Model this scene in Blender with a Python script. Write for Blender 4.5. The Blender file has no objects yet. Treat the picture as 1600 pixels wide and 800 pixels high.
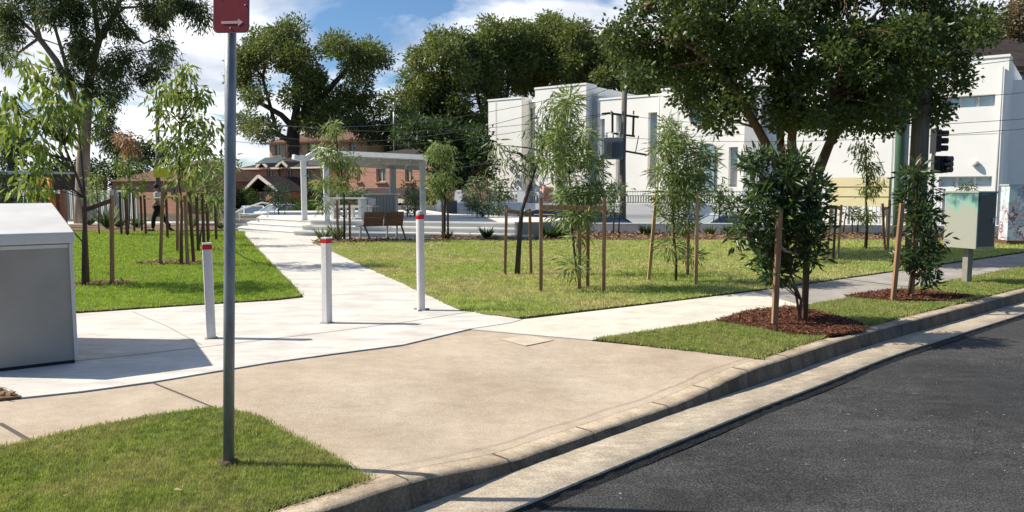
import bpy, bmesh, math, random
import numpy as np
from mathutils import Vector, Matrix, Quaternion
R = math.radians
rng = np.random.default_rng(7)
random.seed(7)
SC = bpy.context.scene
COL = SC.collection

# ------------------------------------------------------------------ camera, sky, sun, exposure
CAM_H = 1.6
PITCH = math.atan(105/1200)
cam = bpy.data.objects.new('camera', bpy.data.cameras.new('camera'))
COL.objects.link(cam)
cam.location = (0, 0, CAM_H)
cam.rotation_euler = (R(90)-PITCH, 0, 0)
cam.data.sensor_width = 36
cam.data.lens = 36*1200/1600
cam.data.clip_start = 0.05
cam.data.clip_end = 3000
SC.camera = cam

SUN_EL = R(43.5)
SUN_TO = Vector((-1, 0.085, 0)).normalized()          # horizontal direction towards the sun
w = bpy.data.worlds.new('World'); SC.world = w; w.use_nodes = True
nt = w.node_tree; N = nt.nodes; L = nt.links; N.clear()
out = N.new('ShaderNodeOutputWorld'); bg = N.new('ShaderNodeBackground')
sky = N.new('ShaderNodeTexSky'); sky.sky_type = 'NISHITA'; sky.sun_disc = False
sky.sun_elevation = SUN_EL; sky.sun_rotation = math.atan2(SUN_TO.x, SUN_TO.y)
sky.ozone_density = 3.0; sky.dust_density = 0.6; sky.air_density = 1.0
tc = N.new('ShaderNodeTexCoord'); sep = N.new('ShaderNodeSeparateXYZ')
L.new(tc.outputs['Generated'], sep.inputs[0])
def m_(op, a, b=None):
    n = N.new('ShaderNodeMath'); n.operation = op
    for i, q in enumerate((a, b)):
        if q is None: continue
        if isinstance(q, (int, float)): n.inputs[i].default_value = q
        else: L.new(q, n.inputs[i])
    return n.outputs[0]
den = m_('ADD', m_('MAXIMUM', sep.outputs[2], 0.0), 0.22)
px_ = m_('DIVIDE', sep.outputs[0], den); py_ = m_('DIVIDE', sep.outputs[1], den)
cmb = N.new('ShaderNodeCombineXYZ'); L.new(px_, cmb.inputs[0]); L.new(py_, cmb.inputs[1]); cmb.inputs[2].default_value = 3.3
n1 = N.new('ShaderNodeTexNoise'); n1.inputs['Scale'].default_value = 1.25; n1.inputs['Detail'].default_value = 9; n1.inputs['Roughness'].default_value = 0.55
n1.inputs['Distortion'].default_value = 0.25
L.new(cmb.outputs[0], n1.inputs['Vector'])
r1 = N.new('ShaderNodeValToRGB'); r1.color_ramp.elements[0].position = 0.35; r1.color_ramp.elements[1].position = 0.46
L.new(n1.outputs['Fac'], r1.inputs[0])
n2 = N.new('ShaderNodeTexNoise'); n2.inputs['Scale'].default_value = 2.1; n2.inputs['Detail'].default_value = 6
mp = N.new('ShaderNodeMapping'); mp.inputs['Location'].default_value = (4, 1, 2); L.new(cmb.outputs[0], mp.inputs[0]); L.new(mp.outputs[0], n2.inputs['Vector'])
r2 = N.new('ShaderNodeValToRGB'); r2.color_ramp.elements[0].position = 0.36; r2.color_ramp.elements[1].position = 0.62
r2.color_ramp.elements[0].color = (5.0, 5.6, 6.9, 1); r2.color_ramp.elements[1].color = (12.8, 13.0, 13.2, 1)
L.new(n2.outputs['Fac'], r2.inputs[0])
mask = m_('MULTIPLY', m_('MINIMUM', m_('MAXIMUM', m_('MULTIPLY', m_('ADD', sep.outputs[1], -0.05), 3.0), 0.0), 1.0), m_('MINIMUM', m_('MAXIMUM', m_('MULTIPLY', m_('SUBTRACT', 0.85, sep.outputs[2]), 3.0), 0.0), 1.0))
cf = m_('MULTIPLY', r1.outputs[0], mask)
mx = N.new('ShaderNodeMixRGB'); L.new(cf, mx.inputs[0]); tint = N.new('ShaderNodeMixRGB'); tint.blend_type = 'MULTIPLY'; tint.inputs[0].default_value = 1; tint.inputs[2].default_value = (0.80, 1.0, 1.18, 1); L.new(sky.outputs[0], tint.inputs[1]); L.new(tint.outputs[0], mx.inputs[1]); L.new(r2.outputs[0], mx.inputs[2])
L.new(mx.outputs[0], bg.inputs[0]); bg.inputs[1].default_value = 0.078
L.new(bg.outputs[0], out.inputs[0])

sl = bpy.data.lights.new('sun', 'SUN'); sl.energy = 5.0; sl.angle = R(0.5); sl.color = (1.0, 0.925, 0.80)
so = bpy.data.objects.new('sun', sl); COL.objects.link(so)
sdir = Vector((SUN_TO.x*math.cos(SUN_EL), SUN_TO.y*math.cos(SUN_EL), math.sin(SUN_EL)))
so.rotation_euler = sdir.to_track_quat('Z', 'Y').to_euler(); so.location = sdir*60
vs = SC.view_settings; vs.view_transform = 'Standard'; vs.look = 'None'; vs.exposure = 0.48; vs.gamma = 1.0; vs.use_curve_mapping = False
SC.cycles.max_bounces = 6; SC.cycles.transparent_max_bounces = 6

# ------------------------------------------------------------------ measuring helpers
_c, _s = math.cos(PITCH), math.sin(PITCH)
def ray(u, v):
    a = (400-v)/1200
    return (u-800)/1200, _c+a*_s, -_s+a*_c
def G(u, v, z=0.0):
    dx, dy, dz = ray(u, v); t = (z-CAM_H)/dz
    return (dx*t, dy*t)
def P(u, v, D):
    dx, dy, dz = ray(u, v); t = D/dy
    return (dx*t, D, CAM_H+dz*t)
def V3(p, z=0.0): return Vector((p[0], p[1], z))

# ------------------------------------------------------------------ materials
MATS = {}
def mat(name, col, rough=0.8, col2=None, scale=3.0, detail=5, bump=0.0, bscale=None, metal=0.0, spec=0.3, speck=None, spscale=200, lo=0.35, hi=0.65, trans=0.0, mottle=None, stretch=None):
    if name in MATS: return MATS[name]
    m = bpy.data.materials.new(name); m.use_nodes = True
    nt = m.node_tree; N = nt.nodes; L = nt.links
    b = N['Principled BSDF']
    b.inputs['Base Color'].default_value = (*col, 1); b.inputs['Roughness'].default_value = rough
    b.inputs['Metallic'].default_value = metal; b.inputs['Specular IOR Level'].default_value = spec
    tc = N.new('ShaderNodeTexCoord'); src = tc.outputs['Object']
    if stretch:
        mp = N.new('ShaderNodeMapping'); mp.inputs['Scale'].default_value = stretch; L.new(src, mp.inputs[0]); src = mp.outputs[0]
    last = None
    if col2 is not None:
        n = N.new('ShaderNodeTexNoise'); n.inputs['Scale'].default_value = scale; n.inputs['Detail'].default_value = detail; n.inputs['Roughness'].default_value = 0.6
        L.new(src, n.inputs['Vector'])
        r = N.new('ShaderNodeValToRGB'); r.color_ramp.elements[0].position = lo; r.color_ramp.elements[1].position = hi
        r.color_ramp.elements[0].color = (*col, 1); r.color_ramp.elements[1].color = (*col2, 1)
        L.new(n.outputs['Fac'], r.inputs[0]); last = r.outputs[0]
    if speck is not None:
        n = N.new('ShaderNodeTexNoise'); n.inputs['Scale'].default_value = spscale; n.inputs['Detail'].default_value = 2
        L.new(tc.outputs['Object'], n.inputs['Vector'])
        r = N.new('ShaderNodeValToRGB'); r.color_ramp.elements[0].position = 0.4; r.color_ramp.elements[1].position = 0.62
        r.color_ramp.elements[0].color = (1-speck, 1-speck, 1-speck, 1); r.color_ramp.elements[1].color = (1+speck, 1+speck, 1+speck, 1)
        L.new(n.outputs['Fac'], r.inputs[0])
        x = N.new('ShaderNodeMixRGB'); x.blend_type = 'MULTIPLY'; x.inputs[0].default_value = 1
        if last is not None: L.new(last, x.inputs[1])
        else: x.inputs[1].default_value = (*col, 1)
        L.new(r.outputs[0], x.inputs[2]); last = x.outputs[0]
    for sc_, am_, st_ in (mottle or []):
        q_ = tc.outputs['Object']
        if st_:
            mp_ = N.new('ShaderNodeMapping'); mp_.inputs['Scale'].default_value = st_; mp_.inputs['Rotation'].default_value = (0, 0, R(-40)); L.new(q_, mp_.inputs[0]); q_ = mp_.outputs[0]
        n = N.new('ShaderNodeTexNoise'); n.inputs['Scale'].default_value = sc_; n.inputs['Detail'].default_value = 8; n.inputs['Roughness'].default_value = 0.72; n.inputs['Distortion'].default_value = 0.6
        L.new(q_, n.inputs['Vector'])
        r = N.new('ShaderNodeValToRGB'); r.color_ramp.elements[0].position = 0.38; r.color_ramp.elements[1].position = 0.60
        r.color_ramp.elements[0].color = (1-am_, 1-am_*1.05, 1-am_*1.15, 1); r.color_ramp.elements[1].color = (1+am_*0.4, 1+am_*0.4, 1+am_*0.4, 1)
        L.new(n.outputs['Fac'], r.inputs[0])
        x = N.new('ShaderNodeMixRGB'); x.blend_type = 'MULTIPLY'; x.inputs[0].default_value = 1
        L.new(last, x.inputs[1]); L.new(r.outputs[0], x.inputs[2]); last = x.outputs[0]
    if last is not None: L.new(last, b.inputs['Base Color'])
    if bump > 0:
        n = N.new('ShaderNodeTexNoise'); n.inputs['Scale'].default_value = bscale or scale*6; n.inputs['Detail'].default_value = 6
        L.new(src, n.inputs['Vector'])
        bp = N.new('ShaderNodeBump'); bp.inputs['Strength'].default_value = bump; bp.inputs['Distance'].default_value = 0.02
        L.new(n.outputs['Fac'], bp.inputs['Height']); L.new(bp.outputs[0], b.inputs['Normal'])
    MATS[name] = m
    return m

def leafmat(name, c1, c2, c3=None, rough=0.45, trans=0.35, patch=None):
    """colour by the per-leaf 'rnd' attribute plus a soft patchiness of the plant's own"""
    m = bpy.data.materials.new(name); m.use_nodes = True
    nt = m.node_tree; N = nt.nodes; L = nt.links
    b = N['Principled BSDF']; o = N['Material Output']
    at = N.new('ShaderNodeAttribute'); at.attribute_name = 'rnd'
    r = N.new('ShaderNodeValToRGB'); e = r.color_ramp.elements
    e[0].color = (*c1, 1); e[1].color = (*c2, 1)
    if c3: q = e.new(0.9); q.color = (*c2, 1); e[-1].color = (*c3, 1); 
    L.new(at.outputs['Fac'], r.inputs[0])
    colo = r.outputs[0]
    if patch:
        tc = N.new('ShaderNodeTexCoord'); n = N.new('ShaderNodeTexNoise'); n.inputs['Scale'].default_value = patch[0]; n.inputs['Detail'].default_value = 4
        L.new(tc.outputs['Object'], n.inputs['Vector'])
        rr = N.new('ShaderNodeValToRGB'); rr.color_ramp.elements[0].position = 0.38; rr.color_ramp.elements[1].position = 0.62
        L.new(n.outputs['Fac'], rr.inputs[0])
        x = N.new('ShaderNodeMixRGB'); L.new(rr.outputs[0], x.inputs[0]); L.new(colo, x.inputs[1])
        y = N.new('ShaderNodeMixRGB'); y.blend_type = 'MIX'; y.inputs[0].default_value = 0.75; L.new(colo, y.inputs[1]); y.inputs[2].default_value = (*patch[1], 1)
        L.new(y.outputs[0], x.inputs[2]); colo = x.outputs[0]
        if len(patch) > 2:
            n = N.new('ShaderNodeTexNoise'); n.inputs['Scale'].default_value = patch[2]; n.inputs['Detail'].default_value = 5; n.inputs['Roughness'].default_value = 0.7
            L.new(tc.outputs['Object'], n.inputs['Vector'])
            rr = N.new('ShaderNodeValToRGB'); rr.color_ramp.elements[0].position = 0.36; rr.color_ramp.elements[1].position = 0.62
            rr.color_ramp.elements[0].color = (0.58,0.62,0.58,1); rr.color_ramp.elements[1].color = (1.3,1.25,1.25,1)
            L.new(n.outputs['Fac'], rr.inputs[0]); z = N.new('ShaderNodeMixRGB'); z.blend_type = 'MULTIPLY'; z.inputs[0].default_value = 1
            L.new(colo, z.inputs[1]); L.new(rr.outputs[0], z.inputs[2]); colo = z.outputs[0]
    L.new(colo, b.inputs['Base Color']); b.inputs['Roughness'].default_value = rough; b.inputs['Specular IOR Level'].default_value = 0.35
    t = N.new('ShaderNodeBsdfTranslucent'); hs = N.new('ShaderNodeHueSaturation'); hs.inputs['Hue'].default_value = 0.485; hs.inputs['Saturation'].default_value = 1.15; hs.inputs['Value'].default_value = 1.5
    L.new(colo, hs.inputs['Color']); L.new(hs.outputs[0], t.inputs[0])
    ms = N.new('ShaderNodeMixShader'); ms.inputs[0].default_value = trans
    L.new(b.outputs[0], ms.inputs[1]); L.new(t.outputs[0], ms.inputs[2]); L.new(ms.outputs[0], o.inputs['Surface'])
    MATS[name] = m
    return m

def brickmat(name, c1, c2, mortar, scale=1.0, w_=0.24, h_=0.085):
    m = bpy.data.materials.new(name); m.use_nodes = True
    nt = m.node_tree; N = nt.nodes; L = nt.links; b = N['Principled BSDF']
    tc = N.new('ShaderNodeTexCoord'); sp = N.new('ShaderNodeSeparateXYZ'); cb = N.new('ShaderNodeCombineXYZ')
    ad = N.new('ShaderNodeMath'); ad.operation = 'ADD'
    L.new(tc.outputs['Object'], sp.inputs[0]); L.new(sp.outputs[0], ad.inputs[0]); L.new(sp.outputs[1], ad.inputs[1])
    L.new(ad.outputs[0], cb.inputs[0]); L.new(sp.outputs[2], cb.inputs[1])
    k = N.new('ShaderNodeTexBrick'); k.inputs['Scale'].default_value = scale; k.inputs['Brick Width'].default_value = w_; k.inputs['Row Height'].default_value = h_
    k.inputs['Mortar Size'].default_value = 0.008; k.inputs['Color1'].default_value = (*c1, 1); k.inputs['Color2'].default_value = (*c2, 1); k.inputs['Mortar'].default_value = (*mortar, 1)
    L.new(cb.outputs[0], k.inputs['Vector']); L.new(k.outputs['Color'], b.inputs['Base Color']); b.inputs['Roughness'].default_value = 0.85
    MATS[name] = m; return m

def wavemat(name, c1, c2, axis='Z', freq=6.0, rough=0.7, bump=0.5):
    """ribs or rows of the material's own (tile rows, fence ribs, timber slats)"""
    m = bpy.data.materials.new(name); m.use_nodes = True
    nt = m.node_tree; N = nt.nodes; L = nt.links; b = N['Principled BSDF']
    tc = N.new('ShaderNodeTexCoord'); wv = N.new('ShaderNodeTexWave'); wv.bands_direction = axis; wv.inputs['Scale'].default_value = freq; wv.inputs['Distortion'].default_value = 0.3; wv.inputs['Detail'].default_value = 1
    L.new(tc.outputs['Object'], wv.inputs['Vector'])
    nz = N.new('ShaderNodeTexNoise'); nz.inputs['Scale'].default_value = 1.7; nz.inputs['Detail'].default_value = 6; L.new(tc.outputs['Object'], nz.inputs['Vector'])
    r = N.new('ShaderNodeValToRGB'); r.color_ramp.elements[0].color = (*c1, 1); r.color_ramp.elements[1].color = (*c2, 1); r.color_ramp.elements[0].position = 0.3; r.color_ramp.elements[1].position = 0.7
    L.new(nz.outputs['Fac'], r.inputs[0]); L.new(r.outputs[0], b.inputs['Base Color'])
    bp = N.new('ShaderNodeBump'); bp.inputs['Strength'].default_value = bump; bp.inputs['Distance'].default_value = 0.05; b.inputs['Specular IOR Level'].default_value = 0.06
    L.new(wv.outputs['Fac'], bp.inputs['Height']); L.new(bp.outputs[0], b.inputs['Normal']); b.inputs['Roughness'].default_value = rough
    MATS[name] = m; return m

M = dict(
 new_conc = mat('new_concrete', (0.50,0.465,0.415), 0.85, (0.67,0.635,0.575), mottle=[(5,0.09,(1,4,1))], scale=1.6, detail=9, bump=0.12, bscale=60, speck=0.05, spscale=120, stretch=(1,2.2,1)),
 cream_conc = mat('cream_concrete', (0.54,0.51,0.42), 0.85, (0.68,0.645,0.54), mottle=[(5,0.10,(1,3,1))], scale=2, bump=0.1, bscale=60, speck=0.05),
 old_conc = mat('old_concrete', (0.38,0.30,0.215), 0.9, (0.53,0.44,0.335), mottle=[(7,0.09,None),(2.2,0.07,(1,3,1))], scale=0.9, detail=14, bump=0.2, bscale=90, speck=0.11, spscale=80, lo=0.30, hi=0.70),
 grey_path = mat('aged_path_concrete', (0.27,0.24,0.21), 0.9, (0.38,0.35,0.31), scale=1.5, detail=10, bump=0.2, bscale=80, speck=0.12, spscale=90),
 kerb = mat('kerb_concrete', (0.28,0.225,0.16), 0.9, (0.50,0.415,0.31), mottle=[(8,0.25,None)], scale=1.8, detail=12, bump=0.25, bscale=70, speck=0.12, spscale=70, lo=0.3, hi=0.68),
 kerb_face = mat('kerb_face', (0.075,0.062,0.048), 0.95, (0.17,0.145,0.11), scale=5, detail=12, bump=0.6, bscale=50, speck=0.2, spscale=60, stretch=(1,1,0.4)),  # stained, and darkened further to carry the shade of the road-facing side
 gutter = mat('gutter_concrete', (0.35,0.29,0.215), 0.9, (0.50,0.425,0.325), mottle=[(7,0.22,(1,2,1))], scale=2.2, detail=12, bump=0.3, bscale=70, speck=0.15, spscale=80),
 joint = mat('joint_dark', (0.10,0.085,0.07), 0.95),
 joint_soft = mat('joint_soft', (0.30,0.27,0.235), 0.95),
 soil = mat('soil', (0.07,0.065,0.03), 0.95, (0.10,0.075,0.045), scale=12, bump=0.8, bscale=60),
 turf = mat('turf_base', (0.13,0.15,0.04), 0.95, (0.22,0.22,0.08), scale=1.3, detail=8, bump=0.8, bscale=60),
 turf_left = mat('turf_base_left', (0.07,0.09,0.03), 0.95, (0.13,0.18,0.05), scale=1.3, detail=8, bump=0.8, bscale=60),
 far = mat('far_ground', (0.10,0.10,0.08), 0.95, (0.16,0.15,0.11), scale=0.2),
 white_paint = mat('white_paint', (0.80,0.80,0.78), 0.45, (0.72,0.72,0.70), scale=4),
 grey_paint = mat('shelter_paint', (0.46,0.47,0.46), 0.5, (0.40,0.41,0.41), scale=3),
 wall_white = mat('white_render', (0.88,0.855,0.79), 0.9, (0.83,0.805,0.745), scale=0.5, detail=8, bump=0.1, bscale=30),
 wall_grey = mat('grey_and_shade_render', (0.42,0.42,0.42), 0.9, (0.48,0.48,0.47), scale=1),  # grey parts, plus shade painted onto the white building's returns
 glass = mat('window_glass', (0.10,0.14,0.17), 0.08, spec=0.9),
 glass_light = mat('curtained_glass', (0.32,0.42,0.48), 0.15, (0.25,0.33,0.38), scale=1.2, spec=0.8),
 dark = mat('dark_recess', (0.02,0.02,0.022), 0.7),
 red = mat('red_sign', (0.21,0.008,0.012), 0.4, (0.16,0.006,0.01), scale=14),
 redcap = mat('red_reflector', (0.50,0.015,0.02), 0.4, (0.40,0.012,0.015), scale=20),
 sign_white = mat('sign_white', (0.55,0.36,0.36), 0.5),
 galv = mat('galvanised_steel', (0.20,0.215,0.23), 0.55, (0.30,0.31,0.32), scale=18, detail=8, metal=0.55, stretch=(1,1,0.3), bump=0.1, bscale=120),
 bollard = mat('bollard_paint', (0.56,0.52,0.50), 0.6, (0.68,0.65,0.63), scale=6, detail=9, stretch=(1,1,0.25), speck=0.06, spscale=60),
 timber = mat('stake_timber', (0.22,0.115,0.06), 0.85, (0.38,0.22,0.125), scale=5, detail=9, stretch=(6,6,0.5), bump=0.3),
 timber_pale = mat('stake_timber_pale', (0.48,0.33,0.17), 0.85, (0.36,0.23,0.11), scale=5, detail=9, stretch=(6,6,0.5), bump=0.3),
 timber_dark = mat('stake_timber_dark', (0.09,0.045,0.025), 0.85, (0.16,0.085,0.045), scale=5, detail=9, stretch=(6,6,0.5), bump=0.3),
 hessian = mat('hessian', (0.45,0.36,0.22), 0.95, (0.32,0.25,0.15), scale=20, bump=0.4),
 bench_wood = mat('bench_timber', (0.16,0.075,0.04), 0.6, (0.25,0.125,0.065), scale=6, detail=8, stretch=(0.6,6,8), bump=0.15),
 steel = mat('pale_steel', (0.55,0.56,0.57), 0.4, metal=0.5),
 steel_dark = mat('slate_steel', (0.13,0.15,0.20), 0.5, metal=0.3),
 bark = mat('bark_gum', (0.20,0.15,0.115), 0.9, (0.33,0.26,0.20), scale=2.5, detail=9, stretch=(3,3,0.5), bump=0.5),
 bark_dark = mat('bark_dark', (0.045,0.035,0.028), 0.9, (0.10,0.08,0.06), scale=5, detail=9, stretch=(3,3,0.6), bump=0.6),
 bark_red = mat('bark_reddish', (0.11,0.065,0.04), 0.9, (0.17,0.10,0.065), scale=5, stretch=(3,3,0.6), bump=0.5),
 pole_wood = mat('pole_wood', (0.10,0.085,0.07), 0.9, (0.18,0.155,0.13), scale=4, detail=8, stretch=(5,5,0.3), bump=0.4),
 pole_green = mat('pole_green', (0.06,0.13,0.085), 0.7, (0.10,0.18,0.12), scale=4, stretch=(4,4,0.4), bump=0.2),
 black = mat('black_plastic', (0.015,0.015,0.017), 0.45),
 mulch = mat('mulch_base', (0.09,0.035,0.018), 0.95, (0.15,0.06,0.03), scale=14, bump=0.9, bscale=70),
 mulch_far = mat('mulch_pale', (0.22,0.14,0.085), 0.95, (0.12,0.075,0.045), scale=5, detail=10, bump=0.9, bscale=30),
 cab = mat('cabinet_green_grey', (0.27,0.30,0.25), 0.5),
 cabtop = mat('metal_lid', (0.60,0.59,0.57), 0.5, (0.50,0.49,0.475), scale=2.5, detail=8, spec=0.25),
 cabbody = mat('metal_body', (0.335,0.315,0.28), 0.6, (0.27,0.255,0.23), scale=1.5, detail=8, spec=0.15),
 yellow = mat('cream_yellow', (0.86,0.76,0.46), 0.7, (0.80,0.70,0.41), scale=2),
 yellow_sign = mat('yellow_sign', (0.75,0.68,0.02), 0.5),
 brick = brickmat('red_brick', (0.46,0.19,0.10), (0.58,0.28,0.16), (0.42,0.34,0.28)),
 brick_tan = brickmat('tan_brick', (0.55,0.33,0.19), (0.62,0.40,0.25), (0.5,0.42,0.33)),
 tile_dark = wavemat('dark_roof_tiles', (0.045,0.038,0.036), (0.075,0.062,0.058), 'Y', 4.0),
 tile_brown = wavemat('brown_roof_tiles', (0.13,0.075,0.055), (0.19,0.115,0.085), 'Y', 3.5),
 trim_cream = mat('cream_trim', (0.68,0.60,0.47), 0.6),
 trim_pink = mat('pale_bargeboard', (0.75,0.66,0.56), 0.6),
 fence_rib = wavemat('ribbed_fence_sheet', (0.50,0.49,0.44), (0.60,0.58,0.52), 'X', 2.2, 0.6, 1.0),
 car_white = mat('car_white', (0.75,0.77,0.80), 0.25, spec=0.7),
 car_silver = mat('car_silver', (0.50,0.53,0.58), 0.25, spec=0.7, metal=0.3),
 car_black = mat('car_black', (0.02,0.022,0.028), 0.2, spec=0.8),
 car_navy = mat('car_navy', (0.035,0.05,0.09), 0.2, spec=0.8),
 tyre = mat('tyre_rubber', (0.02,0.02,0.02), 0.85),
 lamp_red = mat('tail_lamp_red', (0.45,0.02,0.03), 0.25),
 picket = mat('picket_grey', (0.24,0.25,0.25), 0.5),
 orange = mat('orange_paint', (0.75,0.27,0.02), 0.5),
 step = mat('step_concrete', (0.55,0.53,0.49), 0.85, (0.64,0.62,0.585), scale=1.5, detail=8, bump=0.15, bscale=50),
 skin = mat('skin', (0.30,0.17,0.11), 0.6),
 shirt = mat('shirt_cream', (0.55,0.52,0.44), 0.9, (0.42,0.40,0.34), scale=9),
 trousers = mat('trousers_black', (0.012,0.012,0.015), 0.9),
 hair = mat('hair_dark', (0.02,0.015,0.012), 0.7),
 pink = mat('pink_panel', (0.75,0.32,0.45), 0.6, (0.85,0.75,0.78), scale=9, lo=0.45, hi=0.5),
 wire = mat('wire_black', (0.03,0.03,0.035), 0.6),
 ceramic = mat('insulator', (0.30,0.36,0.36), 0.3),
)
# foliage
F = dict(
 gum = leafmat('gum_leaves', (0.035,0.06,0.018), (0.095,0.135,0.045), (0.17,0.20,0.08), patch=(0.35,(0.10,0.13,0.035))),
 gum_left = leafmat('gum_leaves_drooping', (0.04,0.06,0.02), (0.10,0.135,0.045), (0.19,0.215,0.09), trans=0.4),
 dark = leafmat('dense_dark_leaves', (0.028,0.048,0.013), (0.085,0.125,0.033), (0.23,0.28,0.09), trans=0.33, rough=0.4, patch=(0.7,(0.085,0.115,0.03))),
 mass = leafmat('fig_mass_leaves', (0.05,0.08,0.024), (0.145,0.195,0.06), (0.29,0.32,0.13), patch=(0.22,(0.15,0.18,0.05))),
 deep = leafmat('deep_green_leaves', (0.02,0.04,0.014), (0.05,0.085,0.025), (0.09,0.13,0.04)),
 bright = leafmat('bright_sapling_leaves', (0.08,0.125,0.03), (0.20,0.265,0.07), (0.40,0.42,0.18), trans=0.45),
 willow = leafmat('narrow_sapling_leaves', (0.10,0.15,0.045), (0.23,0.30,0.10), (0.42,0.47,0.24), trans=0.4),
 grey = leafmat('grey_green_leaves', (0.08,0.12,0.055), (0.165,0.21,0.11), (0.27,0.31,0.18), trans=0.35),
 glossy = leafmat('glossy_laurel_leaves', (0.025,0.05,0.018), (0.065,0.11,0.035), (0.20,0.25,0.07), rough=0.3, trans=0.3),
 rust = leafmat('rusty_new_leaves', (0.20,0.12,0.055), (0.30,0.17,0.09), (0.26,0.24,0.10), trans=0.4),
 hedge = leafmat('hedge_leaves', (0.03,0.065,0.015), (0.08,0.13,0.03), (0.12,0.18,0.05)),
 rusty_far = leafmat('brown_green_leaves', (0.09,0.075,0.035), (0.17,0.14,0.07), (0.24,0.17,0.09)),
 grass = leafmat('grass_blades', (0.25,0.345,0.07), (0.40,0.50,0.135), (0.63,0.62,0.29), rough=0.7, trans=0.3, patch=(0.55,(0.56,0.50,0.24),5)),
 grass_left = leafmat('grass_blades_left', (0.19,0.31,0.04), (0.31,0.44,0.07), (0.46,0.52,0.16), rough=0.7, trans=0.3, patch=(0.8,(0.30,0.40,0.08),6)),
 grass_verge = leafmat('grass_blades_verge', (0.16,0.23,0.05), (0.31,0.38,0.10), (0.54,0.50,0.25), rough=0.7, trans=0.3, patch=(2.0,(0.36,0.35,0.14),14)),
 chips = leafmat('mulch_chips', (0.07,0.026,0.012), (0.16,0.06,0.03), (0.30,0.15,0.085), rough=0.9, trans=0.0),
 litter = leafmat('bed_chips', (0.14,0.075,0.04), (0.30,0.18,0.10), (0.45,0.33,0.22), rough=0.9, trans=0.0),
 yellowflower = leafmat('yellow_blossom', (0.6,0.5,0.02), (0.7,0.6,0.03), (0.5,0.5,0.05)),
)

# ------------------------------------------------------------------ object helpers
def tag(o, label=None, cat=None, group=None, kind=None):
    if label: o['label'] = label
    if cat: o['category'] = cat
    if group: o['group'] = group
    if kind: o['kind'] = kind
    return o
def thing(name, loc, label, cat, group=None, rz=0):
    o = bpy.data.objects.new(name, None); COL.objects.link(o)
    o.location = loc; o.rotation_euler = (0, 0, rz); o.empty_display_size = 0.2
    return tag(o, label, cat, group)
def link(name, me, mats, parent=None, origin=(0,0,0)):
    o = bpy.data.objects.new(name, me); COL.objects.link(o)
    if not isinstance(mats, (list, tuple)): mats = [mats]
    for m in mats: me.materials.append(m)
    if parent is not None: o.parent = parent
    return o

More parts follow.
